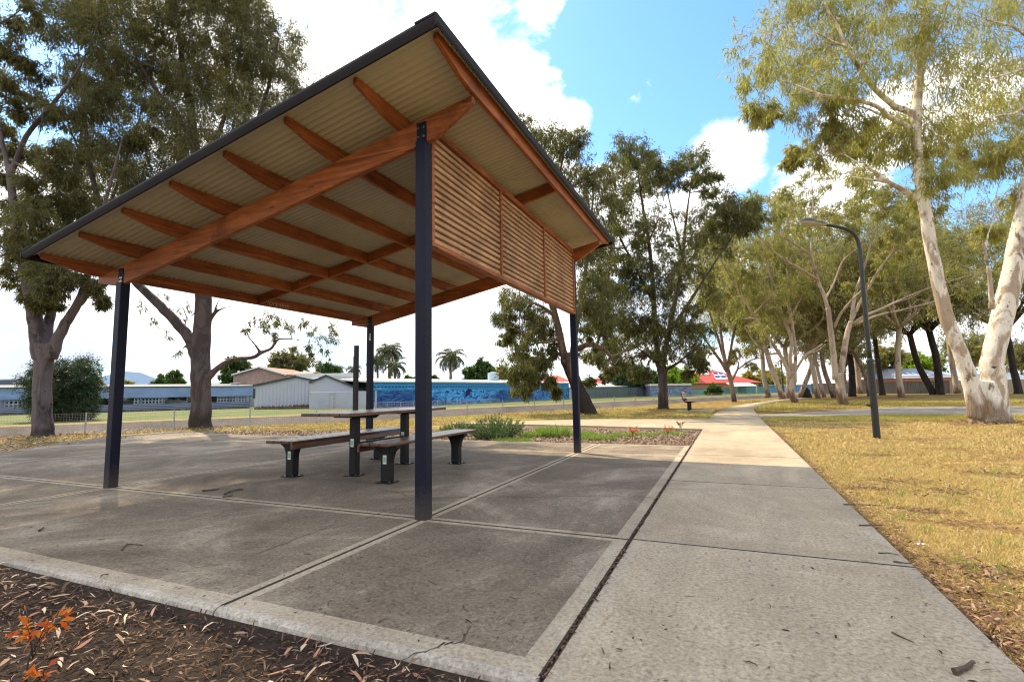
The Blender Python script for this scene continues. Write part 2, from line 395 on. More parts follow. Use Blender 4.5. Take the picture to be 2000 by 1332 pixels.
def bark(name, pale, mid, dark, foot=None, foot_h=1.2, scale=1.6, amt=.5):
    m = N(name); v = m.coord((1, 1, .38)); w = m.coord((1, 1, .12))
    a = m.noise(v, scale, 5., .62, 1.2); b = m.noise(m.coord((1, 1, .5), loc=(5, 2, 9)), scale*2.3, 6., .65, .6); f = m.noise(w, 22., 4., .7)
    c = m.mix(m.range(a, amt-.03, amt+.04), pale, mid)
    c = m.mix(m.range(b, .58, .63), c, dark)
    sp = m.noise(m.coord((1, 1, .8), loc=(1, 8, 3)), 9., 2.)
    c = m.mix(m.range(sp, .70, .73), c, tuple(x*.25 for x in dark))
    c = m.mix(1., c, m.ramp(f, [(.3, (.80, .79, .78)), (.7, (1.13, 1.12, 1.1))]), 'MULTIPLY')
    if foot:
        z = m.n('ShaderNodeSeparateXYZ', Vector=m.coord()).outputs[2]
        zz = m.math('ADD', z, m.math('MULTIPLY', m.math('SUBTRACT', m.noise(w, 3., 4.), .5), foot_h*2.2))
        c = m.mix(m.range(zz, foot_h*.5, foot_h*1.0, .9, 0), c, m.ramp(f, [(.35, tuple(x*.45 for x in foot)), (.65, foot)]))
    h = m.math('ADD', m.math('MULTIPLY', b, .6), m.math('MULTIPLY', f, .6))
    return m.out(c, .72, m.bump(h, .5, .025), .25)
BK = {
 'white': bark('pale_gum_bark', (.72, .67, .585), (.40, .315, .235), (.21, .165, .125), (.26, .18, .11), .8, 1.9, .515),
 'far':   bark('distant_gum_bark', (.46, .38, .30), (.33, .255, .19), (.19, .13, .09), (.17, .09, .05), 1.0, 1.0, .5),
 'grey':  bark('grey_gum_bark', (.115, .094, .100), (.074, .058, .064), (.038, .027, .028), (.055, .042, .038), .5, 1.5, .5),
 'strip': bark('peeling_gum_bark', (.100, .080, .081), (.060, .046, .047), (.085, .042, .024), (.05, .035, .028), 1.0, 1.8, .48),
 'dark':  bark('dark_gum_bark', (.19, .14, .105), (.13, .085, .06), (.06, .038, .028), (.022, .015, .012), 3.2, 1.5, .5),
 'ironbark': bark('ironbark', (.045, .033, .028), (.03, .022, .019), (.016, .012, .010), None, 1, 2., .5),
 'brown': bark('brown_bark', (.26, .19, .15), (.17, .12, .09), (.10, .07, .05), (.08, .05, .035), .8, 1.8, .5),
}
LF = {
 'sunny': leafmat('gum_leaf_yellow_green', [(.30, .32, .085), (.39, .385, .10), (.21, .25, .09), (.48, .42, .14), (.34, .33, .12), (.42, .31, .16), (.26, .29, .08)], .55),
 'olive': leafmat('gum_leaf_olive', [(.115, .12, .05), (.15, .14, .055), (.09, .10, .05), (.18, .155, .062), (.18, .12, .065)], .5),
 'dark':  leafmat('gum_leaf_dark', [(.070, .095, .036), (.105, .130, .040), (.21, .225, .055), (.065, .080, .040), (.17, .12, .065), (.09, .115, .035), (.14, .16, .05)], .48),
 'mid':   leafmat('gum_leaf_mid', [(.24, .255, .09), (.31, .31, .105), (.17, .195, .075), (.38, .35, .135), (.34, .24, .12), (.27, .295, .095)], .6),
 'rear':  leafmat('gum_leaf_rear', [(.21, .225, .085), (.27, .275, .095), (.33, .31, .125), (.14, .165, .07), (.30, .22, .115), (.24, .26, .09)], .6),
 'lime':  leafmat('lime_leaf', [(.20, .32, .02), (.26, .38, .03), (.16, .27, .03)], .4),
 'green': leafmat('broad_leaf_green', [(.055, .11, .025), (.08, .15, .03), (.045, .085, .03), (.11, .17, .045)], .35),
 'deep':  leafmat('deep_green', [(.035, .075, .034), (.05, .095, .045), (.075, .12, .06), (.028, .055, .032)], .25),
 'gold':  leafmat('yellow_green_leaf', [(.26, .24, .04), (.32, .27, .05), (.20, .20, .05)], .4),
 'palm':  leafmat('palm_leaf', [(.055, .085, .035), (.085, .115, .05), (.13, .14, .07), (.07, .07, .04)], .25),
 'bush':  leafmat('dark_bush_leaf', [(.020, .045, .022), (.034, .066, .030), (.06, .09, .04), (.015, .03, .02)], .2),
 'shrub': leafmat('shrub_leaf', [(.065, .125, .045), (.095, .17, .06), (.14, .22, .085), (.05, .095, .04)], .3),
 'red':   leafmat('red_leaf', [(.55, .10, .02), (.62, .20, .03), (.42, .05, .02), (.66, .32, .05)], .35),
}
def auto_tree(name, label, base, bk, lf, seed, h, fork=.3, spread=.34, r=.25, nl=4, lean=(0, 0), leafsize=(.26, .05), nsub=9, tw=4, lv=8, clr=.13, group=None, cat='tree', per=3, leaves=1.):
    t = Tree(name, label, base, BK[bk], LF[lf], seed, group=group, leafsize=leafsize, cat=cat, leaves=leaves); rg = t.rg; b = t.base
    fk = b+np.array([lean[0]*h*fork, lean[1]*h*fork, h*fork])
    t.limb([b+(0, 0, -.1), b+(0, 0, .25), (b+fk)/2+rg.normal(size=3)*.05*h*.3, fk], [r*1.45, r*1.05, r*.86, r*.8], 10)
    a0 = rg.random()*6.28; ends = []
    for i in range(nl):
        a = a0+i*2*math.pi/nl+rg.normal()*.3; sp = spread*(.55+.6*rg.random()); top = h*(.72+.28*rg.random())
        e = b+np.array([math.cos(a)*sp*h+lean[0]*h*.6, math.sin(a)*sp*h+lean[1]*h*.6, top])
        m1 = fk+(e-fk)*.35+np.array([math.cos(a), math.sin(a), 0])*.06*h+rg.normal(size=3)*.025*h; m2 = fk+(e-fk)*.7+rg.normal(size=3)*.035*h
        rr = r*(.48+.2*rg.random()); t.limb([fk-(0, 0, r*.5), m1, m2, e], [rr, rr*.75, rr*.48, rr*.16], 7)
        for q in (m1, m2, e):
            for k in range(2 if q is not e else 1):
                c = q+nrm(rg.normal(size=3)+np.array([math.cos(a), math.sin(a), .5]))*h*(.10+.12*rg.random())
                if q is not e: t.limb([q, (q+c)/2+rg.normal(size=3)*.02*h, c], [rr*.36, rr*.25, rr*.1], 5)
                ends.append(c)
        ends.append(e)
    for c in ends:
        for k in range(per):
            cc = c+rg.normal(size=3)*h*.055*(k > 0)
            t.clump(cc, h*clr*(.7+.5*rg.random()), nsub=nsub, tw=tw, lv=lv, rmax=r*.9)
    return t.build()
def shrub(name, label, base, lf, seed, w, h, n=14, leafsize=(.18, .09), group=None, cat='shrub', nsub=9, tw=4, lv=9, stem=.05, bk='brown', part='foliage', droop=.2, flat=.8):
    """stems from the ground carrying a lumpy mass of foliage"""
    t = thing(name, label, cat, base, 0, group); b = np.array(base, float)
    T = Tree(name, label, base, BK[bk], LF[lf], seed, leafsize=leafsize); rg = T.rg
    mb = MB()
    for i in range(n):
        a = rg.random()*6.28; q = rg.random()**.5; zz = (.22+.70*rg.random())*h
        wz = math.sin(min(1, max(.15, zz/h))*math.pi*.86)**.6
        c = b+np.array([math.cos(a)*q*w*wz, math.sin(a)*q*w*wz, zz])
        P = [b+np.array([math.cos(a), math.sin(a), 0])*w*.08*rg.random(), b*.45+c*.55-(0, 0, .1*h), c]
        mb.tube(catmull(P, 3), [stem*(1-.75*k/6) for k in range(7)], 5); T.nodes.append((c, stem*.4)); T.nodes.append((P[1], stem*.7))
        T.clump(c, (w*.42, w*.42, h*.30*flat), nsub=nsub, tw=tw, lv=lv, droop=droop)
    mb.build('stem', BK[bk], t, b, smooth=True)
    V, F = twigs_np(np.vstack(T.TA), np.vstack(T.TB), np.concatenate(T.TR), np.concatenate(T.TR)*.6, .05, rg)
    link('twigs', mesh_np('twigs', V-b, F, BK[bk]), t)
    V = np.vstack(T.LV)-b; link(part, mesh_np(part, V, np.arange(len(V)).reshape(-1, 4), LF[lf]), t)
    return t
def palm(name, label, base, seed, h, fr, nf=26, r=.2, group=None):
    t = thing(name, label, 'palm tree', base, 0, group); b = np.array(base, float); rg = np.random.default_rng(seed)
    mb = MB(); zs = np.linspace(-.1, h, 14)
    mb.tube([b+(rg.normal()*.02, rg.normal()*.02, z) for z in zs], [r*(1.1-.35*z/h)*(1.12 if k % 2 else 1) for k, z in enumerate(zs)], 10)
    mb.build('trunk', BK['brown'], t, b, smooth=True)
    LVs, rach = [], MB()
    for i in range(nf):
        a = i*2.399+rg.normal()*.2; up = 1.25-1.9*(i/nf)+rg.normal()*.1; L = fr*(.8+.3*rg.random())
        u = np.array([math.cos(a), math.sin(a), 0]); P = [b+(0, 0, h)]; ang = up
        for k in range(8):
            P.append(P[-1]+(u*math.cos(ang)+np.array([0, 0, math.sin(ang)]))*L/8); ang -= .17+.05*k*.5
        P = np.array(P); rach.tube(P, np.linspace(.035, .008, 9), 4, cap=False)
        n = 84; tt = np.linspace(.12, 1, n); Q = np.stack([np.interp(tt*8, np.arange(9), P[:, c]) for c in range(3)], 1)
        side = np.cross(u, [0, 0, 1]); sg = np.where(np.arange(n) % 2, 1, -1)[:, None]
        T = np.gradient(Q, axis=0); D = nrm(T)*.7+side*sg*.75+np.array([0, 0, -.42])+rg.normal(size=(n, 3))*.12
        ll = fr*.26*np.sin(np.clip(tt*.9+.1, 0, 1)*math.pi)**.5+.05
        LVs.append(leaves_np(Q, D, ll, .05*fr/2, rg, .1)[0])
    rach.build('frond_stems', M['palmstem'], t, b)
    V = np.vstack(LVs)-b; link('crown', mesh_np('crown', V, np.arange(len(V)).reshape(-1, 4), LF['palm']), t)
    return t
M['palmstem'] = pmat('palm_stem', [(.10, .10, .05), (.16, .14, .08)], 5., bump=0)
# ------------------------------------------------------------------ ground and canal
ZG = -.05                                     # soil level; the slab and paths top out at 0
FEN = catmull([(-44, -28), (-20.8, 8.2), (-17.1, 13.9), (-13.3, 19.8), (-10., 27.3), (-6.2, 35.2), (-2.2, 45.1), (3.2, 56.4), (14, 78), (40, 130), (200, 450)], 8)
tg = nrm(np.gradient(FEN, axis=0)); LN = np.stack([-tg[:, 1], tg[:, 0]], 1)     # unit normals towards the canal
def off(d, z): return np.column_stack([FEN+LN*d, np.full(len(FEN), z)])
def strip(A, B):
    k = len(A); return np.vstack([A, B]), np.array([(i, i+1, k+i+1, k+i) for i in range(k-1)])
def struct(name, V, F, m, kind='structure'):
    o = link(name, mesh_np(name, V, F, m)); o['kind'] = kind; return o
NEAR_LIP = .45
A = off(NEAR_LIP, ZG); Bf = A.copy(); Bf[:, :2] += np.array([.83, -.56])*900; Bf[-1, :2] += (600, 500)
V, F = strip(Bf, A); struct('lawn', V, F, M['ground'])
prof = [(NEAR_LIP, ZG), (2.3, -1.35), (5.2, -1.35), (8.3, ZG+.02)]
Vs, Fs = [], []
for (a, za), (b, zb) in zip(prof[:-1], prof[1:]):
    V, F = strip(off(a, za), off(b, zb)); Fs.append(F+sum(len(x) for x in Vs)); Vs.append(V)
struct('canal', np.vstack(Vs), np.vstack(Fs), M['canal'])
A = off(8.3, ZG+.02); Bf = A.copy(); Bf[:, :2] += np.array([-.80, .60])*1500; Bf[-1, :2] += (500, 900); Bf[0, :2] += (-900, -900)
V, F = strip(A, Bf); struct('far_bank', V, F, M['verge'])

V, F = strip(off(8.32, ZG+.026), off(10.6, ZG+.026)); struct('dry_bank', V, F, M['drybank'])
def sheet(name, poly, z, m, kind='structure'):
    return struct(name, [(p[0], p[1], z) for p in poly], [list(range(len(poly)))], m, kind)
sheet('mulch_front', [(-13, -3), (-.66, -3), (-.66, 1.99), (-13, 1.99)], ZG+.018, M['soil'])
sheet('garden_bed', [(-15.5, 10.3), (-.66, 10.3), (-.66, 14.75), (-3.8, 15.45), (-7, 15.9), (-8.6, 14.2), (-12.5, 12.0), (-15.2, 11.6)], ZG+.004, M['bed'])
sheet('joint_soil', [(-.86, 1.9), (1.01, 1.0), (1.01, 14.6), (-.86, 14.6)], ZG+.025, M['bed'])

# concrete panels: a smooth trowelled margin round a floated centre, edges eased
def panel(mb, x0, x1, y0, y1, mg=(.075,)*4, gap=.0055, th=.14, ch=.009, z=0.):
    """mg: margin left,right,near,far. materials 0 centre 1 margin 2 edge"""
    fr = mg[2] > .1; x0 += gap; x1 -= gap; y0 += 0 if fr else gap; y1 -= gap
    o = [(x0, y0), (x1, y0), (x1, y1), (x0, y1)]; c = [(x0+ch, y0+ch), (x1-ch, y0+ch), (x1-ch, y1-ch), (x0+ch, y1-ch)]
    i = [(x0+mg[0], y0+mg[2]), (x1-mg[1], y0+mg[2]), (x1-mg[1], y1-mg[3]), (x0+mg[0], y1-mg[3])]
    V = [(*p, z-th) for p in o]+[(*p, z-ch) for p in o]+[(*p, z) for p in c]+[(*p, z) for p in i]
    for k in range(4):
        n = (k+1) % 4
        mb.add([V[k], V[n], V[4+n], V[4+k]], [(0, 1, 2, 3)], 1 if fr and k == 0 else 2)
        mb.add([V[4+k], V[4+n], V[8+n], V[8+k]], [(0, 1, 2, 3)], 1 if fr and k == 0 else 2)
        mb.add([V[8+k], V[8+n], V[12+n], V[12+k]], [(0, 1, 2, 3)], 1)
    mb.add(V[12:16], [(0, 1, 2, 3)], 0)
PXN, PYN, PW, PD = -2.575, 3.88, 4.70, 4.97        # near right post, width and depth of the shelter
XL, YF = PXN-PW, PYN+PD
mb = MB(); e = .11
xs = [-12.0, XL, PXN, -.742]; ys = [1.93, PYN, YF, 10.45]
for i in range(3):
    for j in range(3):
        panel(mb, xs[i], xs[i+1], ys[j], ys[j+1], (.07, e if i == 2 else .07, .13 if j == 0 else .07, .07))
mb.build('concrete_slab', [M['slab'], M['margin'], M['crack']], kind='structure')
# rounded pale nosing along the front of the slab
mb = MB()
for i in range(3):
    x0, x1 = xs[i]+.006, xs[i+1]-.006
    pr = [(1.945, .0012), (1.915, -.002), (1.900, -.012), (1.893, -.030), (1.890, -.14), (1.929, -.14), (1.929, -.02)]
    mb.prism(pr, 0, x0, x1)
mb.build('slab_nosing', M['kerb'], kind='structure', smooth=False)
mb = MB()
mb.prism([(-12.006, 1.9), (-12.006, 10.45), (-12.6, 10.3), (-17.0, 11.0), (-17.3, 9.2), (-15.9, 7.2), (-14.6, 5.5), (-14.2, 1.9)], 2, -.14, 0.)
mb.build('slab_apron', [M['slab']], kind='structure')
# main path
mb = MB(); py = [-2.2, 1.28, 3.9, 6.5, 9.1, 11.7, 14.3, 16.9, 19.5]
for j in range(len(py)-1): panel(mb, -.735, 1.0, py[j], py[j+1], (.085, .085, .05, .05), gap=.006, ch=.006)
mb.build('footpath', [M['path'], M['margin'], M['crack']], kind='structure')
Lp = catmull([(-.70, 19.51), (-.66, 22), (-.55, 25), (-.15, 30), (.85, 36.2), (3.0, 46), (6.3, 57)], 4)
Rp = catmull([(1.0, 19.51), (1.02, 22), (1.05, 25), (1.2, 30), (1.95, 36.2), (4.1, 46), (7.4, 57)], 4)
k = len(Lp); V = np.vstack([np.column_stack([Lp, np.zeros(k)]), np.column_stack([Rp, np.zeros(k)]), np.column_stack([Lp, np.full(k, -.1)]), np.column_stack([Rp, np.full(k, -.1)])])
F = [(i, k+i, k+i+1, i+1) for i in range(k-1)]+[(2*k+i, i, i+1, 2*k+i+1) for i in range(k-1)]+[(k+i, 3*k+i, 3*k+i+1, k+i+1) for i in range(k-1)]
struct('footpath_bend', V, np.array(F), M['path'])
mb = MB(); mb.prism([(-.72, 14.75), (-.72, 19.6), (-4.9, 19.1), (-6.8, 17.9), (-9.6, 16.3), (-9.4, 16.05), (-7, 15.95), (-3.8, 15.5)], 2, -.1, -.001)
mb.prism([(-.72, 26.2), (-.72, 28.2), (-2.5, 28.2), (-2.5, 26.2)], 2, -.1, -.001)
mb.build('side_path', [M['path']], kind='structure')
mb = MB(); mb.prism([(1.03, 20.9), (5.8, 23.5), (9.4, 23.0), (60, 19), (60, 31), (12.8, 31.2), (7.7, 31.0), (3.7, 26), (1.06, 22.8)], 2, -.1, -.012)
mb.build('cross_path', [M['asphalt']], kind='structure')

# hairline cracks that wander over the slab
def crack(pts, w=.0045):
    P = np.array([g(u, v)[:2] for u, v in pts]); Q = catmull(np.column_stack([P, np.zeros(len(P))]), 8)
    Q[1:-1, :2] += rng.normal(size=(len(Q)-2, 2))*.012
    T = nrm(np.gradient(Q, axis=0)); S = np.stack([-T[:, 1], T[:, 0], 0*T[:, 0]], 1); ww = (w*(.5+rng.random(len(Q))))[:, None]
    A, B = Q+S*ww, Q-S*ww; A[:, 2] = B[:, 2] = .0015; return strip(A, B)
Vs, Fs, o_ = [], [], 0
for c in ([(650, 1032), (720, 1011), (800, 982)], [(842, 973), (951, 971), (1070, 970), (1175, 968.5), (1280, 972)], [(780, 1293), (860, 1261), (905, 1249), (918, 1223)], [(740, 955), (775, 960), (800, 972)], [(500, 1082), (640, 1030)]):
    V, F = crack(c); Vs.append(V); Fs.append(F+o_); o_ += len(V)
struct('hairline_cracks', np.vstack(Vs), np.vstack(Fs), M['hairline'])

# ------------------------------------------------------------------ picnic shelter
SL = (3.51-2.62)/PW; ZN = 3.50; BD = .255; RD = .175; OH, ON = .60, .765     # slope, beam underside, depths, overhangs
def zb(x): return ZN+SL*(x-PXN)                # underside of the beams
def zr(x): return zb(x)+BD                     # underside of the rafters
def zs(x): return zr(x)+RD                     # underside of the roofing
XH, XLO, YNE, YFE = PXN+OH, XL-OH-.02, PYN-ON, YF+ON
sh = thing('picnic_shelter', 'picnic shelter with sloping corrugated roof on four dark blue posts and slatted screen', 'shelter', (PXN, PYN, 0))
O = np.array([PXN, PYN, 0])
a = .057
for (x, y) in ((PXN, PYN), (PXN, YF), (XL, PYN), (XL, YF)):
    mb = MB(); mb.box((x-a, y-a, -.02), (x+a, y+a, zb(x)+.03))
    p = mb.build('post', M['post'], sh, O, bevel=.007, bseg=2)
    for s in (-1, 1):
        mb = MB(); mb.box((x-a+.004, y+s*.034-.004, zb(x)+.028), (x+a-.004, y+s*.034+.004, zr(x)-.035))
        q = mb.build('bracket_plate', M['post'], p, O)
        for bx in (-.03, .03):
            for bz in (.07, .16): mb = MB(); mb.disc((x+bx, y+s*.041, zb(x)+bz), .012, 1, 8, 0, .012); mb.build('bolt', M['bolt'], p, O)
# beams along the slope, ends cut back underneath
for y in (PYN, YF):
    x0, x1 = XL-.52, XH-.05; hw = .030
    pl = [(x0, zr(x0)), (x0, zr(x0)-.085), (XL-.06, zb(XL-.06)), (PXN+.13, zb(PXN+.13)), (x1, zr(x1)-.075), (x1, zr(x1))]
    mb = MB(); mb.prism(pl, 1, y-hw, y+hw); mb.build('beam', M['wood_x'], sh, O, bevel=.006)
# rafters run the other way, tapering in the overhang
RX = np.linspace(XLO+.115, XH-.045, 8); rh = .0225
for k, x in enumerate(RX):
    z0, z1 = zr(x)+.002, zs(x)-.004; ym = .62
    pl = [(YNE+.10, z1), (YNE+.10, z1-.062), (PYN-.30, z0+.022), (PYN-.12, z0), (YF+.12, z0), (YF+.30, z0+.022), (YFE-.10, z1-.062), (YFE-.10, z1)]
    mb = MB(); mb.prism(pl, 0, x-rh, x+rh); r_ = mb.build('rafter', M['wood_y'], sh, O, bevel=.004)
    if k == 0:
        # scratched writing on the low rafter
        tc = bpy.data.curves.new('scratched_writing', 'FONT'); tc.body = 'foreskin'; tc.size = .15; tc.extrude = .0006; tc.offset = -.0035; tc.shear = .25; tc.space_character = 1.05
        to = bpy.data.objects.new('tmp', tc); C.objects.link(to); dg = bpy.context.evaluated_depsgraph_get(); me = bpy.data.meshes.new_from_object(to.evaluated_get(dg)); bpy.data.objects.remove(to)
        me.materials.append(M['chalk'])
        wo = link('scratched_writing', me, r_); P0 = g(521, 590)
        d = ray(521, 590); t_ = (x+rh-0)/d[0]; P0 = CAM+d*t_
        wo.matrix_local = Matrix.Translation(Vector((float(x+rh+.0015), float(P0[1]), float(z0+.030)))-Vector(O.tolist())) @ Matrix.Rotation(math.pi/2, 4, 'Z') @ Matrix.Rotation(math.pi/2, 4, 'X')
# blocking between rafters at midspan
ymid = (PYN+YF)/2
for x0, x1 in zip(RX[:-1], RX[1:]):
    mb = MB(); q = [(x0+rh+.001, zr(x0)+.012), (x1-rh-.001, zr(x1)+.012), (x1-rh-.001, zs(x1)-.012), (x0+rh+.001, zs(x0)-.012)]
    mb.prism(q, 1, ymid-.0225, ymid+.0225); mb.build('blocking', M['wood_x'], sh, O, bevel=.003)
# corrugated roofing: ridges run down the slope
nper = int((YFE-YNE)/.076); ny = nper*6+1; yy = np.linspace(YNE+.01, YFE-.01, ny); wv = .014*np.sin(np.arange(ny)*2*math.pi/6)
def sheetrow(x, up): return np.column_stack([np.full(ny, x), yy, zs(x)+.009+wv+up])
V = np.vstack([sheetrow(XLO+.01, 0), sheetrow(XH-.01, 0), sheetrow(XLO+.01, .0015), sheetrow(XH-.01, .0015)])
i = np.arange(ny-1); F = np.vstack([np.column_stack([i+1, i, ny+i, ny+i+1]), np.column_stack([2*ny+i, 2*ny+i+1, 3*ny+i+1, 3*ny+i])])
link('roof_sheet', mesh_np('roof_sheet', V-O, F, M['sheet'], smooth=True), sh)
# bent edge flashings round the roof
def zt(x): return zs(x)+.045
mb = MB()
for y0, s in ((YNE, 1), (YFE, -1)):
    xa, xb = XLO-.03, XH+.03
    pr = lambda x: [(x, y0, zt(x)), (x, y0-.022*s, zt(x)-.012), (x, y0-.030*s, zt(x)-.04), (x, y0-.022*s, zt(x)-.068), (x, y0-.005*s, zt(x)-.105), (x, y0+.012*s, zt(x)-.105), (x, y0+.012*s, zt(x)-.02), (x, y0+.16*s, zt(x)-.018), (x, y0+.16*s, zt(x))]
    mb = MB(); mb.loft(pr(xa), pr(xb)); mb.build('edge_flashing', M['flash'], sh, O, smooth=False)
for x0, s in ((XH, -1), (XLO, 1)):
    z = zt(x0)
    pl = [(x0-.03*s, z+.003), (x0-.052*s, z-.014), (x0-.052*s, z-.085), (x0-.040*s, z-.108), (x0-.030*s, z-.10), (x0-.030*s, z-.018), (x0+.16*s, z-.014+SL*.16*s), (x0+.16*s, z+.003+SL*.16*s)]
    mb = MB(); mb.prism(pl, 1, YNE-.03, YFE+.03); mb.build('edge_flashing', M['flash'], sh, O)
# slatted screen between the two tall posts
xs0 = PXN+.030; y0, y1 = PYN+a+.004, YF-a-.004; zl, zh = 2.515, zr(PXN)-.02
mb = MB(); mb.box((PXN-.03, y0, zl), (PXN+.062, y1, zl+.048)); mb.box((PXN-.02, y0, zh-.07), (PXN+.062, y1, zh))
ym = [y0+(y1-y0)*k/3 for k in range(4)]
for k, y in enumerate(ym):
    w = .045; ya = min(max(y-w/2, y0), y1-w); mb.box((PXN+.012, ya, zl+.049), (PXN+.060, ya+w, zh-.071))
scr = mb.build('screen_frame', M['wood_y'], sh, O, bevel=.004)
for k in range(3):
    mb = MB(); ya = (ym[k]+.046 if k == 0 else ym[k]+.0235); yb_ = (ym[k+1]-.046 if k == 2 else ym[k+1]-.0235); n = 16; pit = (zh-.072-zl-.05)/n
    for j in range(n):
        z = zl+.058+j*pit; jx = rng.normal()*.0015
        mb.box((PXN-.012+jx, ya, z), (PXN+.040+jx, yb_, z+.040))
    mb.build('slat_panel', M['slat'], scr, O, bevel=.002)
# stickers on posts
def sticker(parent, x, y0, z0, w, h, origin, face='-y', m='sticker', name='sticker'):
    mb = MB()
    if face == '-y': mb.box((x-w/2, y0-.0015, z0), (x+w/2, y0, z0+h))
    else: mb.box((x, y0-w/2, z0), (x+.0015, y0+w/2, z0+h))
    return mb.build(name, M[m], parent, origin)
posts = [o for o in sh.children if o.name.startswith('post')]
P = posts[3]; st = sticker(P, XL+.03, YF-a, 2.30, .045, .15, O)
mb = MB(); mb.box((XL+.018, YF-a-.003, 2.40), (XL+.042, YF-a-.0016, 2.43)); mb.box((XL+.030, YF-a-.003, 2.34), (XL+.042, YF-a-.0016, 2.40)); mb.build('sticker_mark', M['black'], st, O)
P = posts[2]; st = sticker(P, XL, PYN-.0385, zb(XL)+.032, .06, .07, O)
mb = MB(); mb.disc((XL-.01, PYN-.0412, zb(XL)+.068), .016, 1, 12, 0, .002); mb.build('sticker_mark', M['black'], st, O)

# ------------------------------------------------------------------ picnic table and benches
def leg(parent, x, y, h, wx, wy, flare, O, label=None, green=True):
    mb = MB(); mb.box((x-wx/2, y-wy/2, .012), (x+wx/2, y+wy/2, h-.001))
    l = mb.build('leg', M['steel'], parent, O, bevel=.008, bseg=2)
    mb = MB(); mb.box((x-.115, y-.10, 0), (x+.115, y+.10, .0115)); b = mb.build('base_plate', M['steel'], l, O, bevel=.003)
    for sx in (-.09, .09):
        for sy in (-.075, .075): mb = MB(); mb.tube([(x+sx, y+sy, .0117), (x+sx, y+sy, .03)], .010, 6); mb.build('bolt', M['bolt'], l, O)
    # arm that carries the planks, curving out of the leg
    k = [(x-flare, h-.001), (x-flare, h-.04), (x-flare*.62, h-.085), (x-wx/2-.012, h-.16), (x-wx/2-.0015, h-.23), (x-wx/2-.0015, h-.001)]
    for q in ((k, [(2*x-p[0], p[1]) for p in k][::-1]) if flare else ()): mb = MB(); mb.prism(q, 1, y-wy/2+.006, y+wy/2-.006); mb.build('bracket', M['steel'], l, O, bevel=.003)
    if green:
        s = sticker(l, x, y-wy/2, h*.50, .055, .11, O); mb = MB(); mb.box((x-.020, y-wy/2-.0032, h*.50+.02), (x+.020, y-wy/2-.0018, h*.50+.085)); mb.build('sticker_panel', M['stickergreen'], s, O)
    return l
def planks(parent, x0, x1, y0, y1, z, t, n, O, gap=.008):
    w = (x1-x0-gap*(n-1))/n
    for i in range(n):
        mb = MB(); xa = x0+i*(w+gap); j = rng.normal()*.004
        mb.box((xa, y0+j, z), (xa+w, y1+j, z+t)); mb.build('plank', M['plank'], parent, O, bevel=.007, bseg=2)
tb = thing('picnic_table', 'long plank-topped picnic table on two black steel legs beneath the shelter roof', 'table', (-4.84, 5.6, 0)); O2 = (-4.84, 5.6, 0)
TZ = .835
for y in (5.58, 6.75): leg(tb, -4.84, y, TZ-.045, .105, .105, 0, O2)
planks(tb, -5.26, -4.43, 5.0, 7.36, TZ, .042, 5, O2)
mb = MB(); mb.box((-4.865, 5.64, .36), (-4.815, 6.69, .45)); mb.build('stretcher', M['steel'], tb, O2, bevel=.005)
for y in (5.58, 6.75):
    mb = MB(); mb.prism([(-5.24, TZ-.001), (-5.18, TZ-.044), (-4.50, TZ-.044), (-4.44, TZ-.001)], 1, y-.04, y+.04); mb.build('cross_arm', M['steel'], tb, O2, bevel=.003)
def bench(x, ya, yb, y0, y1, side, label):
    b = thing('picnic_bench', label, 'bench', (x, ya, 0), 0, 'benches beside the picnic table'); Ob = (x, ya, 0); Z = .475
    for y in (ya, yb): leg(b, x, y, Z, .13, .115, .17, Ob, green=(y == ya))
    planks(b, x-.205, x+.205, y0, y1, Z, .036, 3, Ob)
    # rounded nosing plank on the table side
    xe = x+side*.215; q = [(xe, Z+.034), (xe+side*.03, Z+.028), (xe+side*.052, Z-.01), (xe+side*.056, Z-.075), (xe+side*.022, Z-.078), (xe+side*.016, Z-.01), (xe, Z+.002)]
    mb = MB(); mb.prism(q, 1, y0+.01, y1-.01); mb.build('edge_plank', M['plank'], b, Ob, bevel=.004)
    return b
bench(-5.65, 5.25, 7.12, 4.98, 7.62, 1, 'backless plank bench on the far left side of the picnic table')
bench(-4.04, 5.27, 7.02, 5.00, 7.35, -1, 'backless plank bench on the near right side of the picnic table')

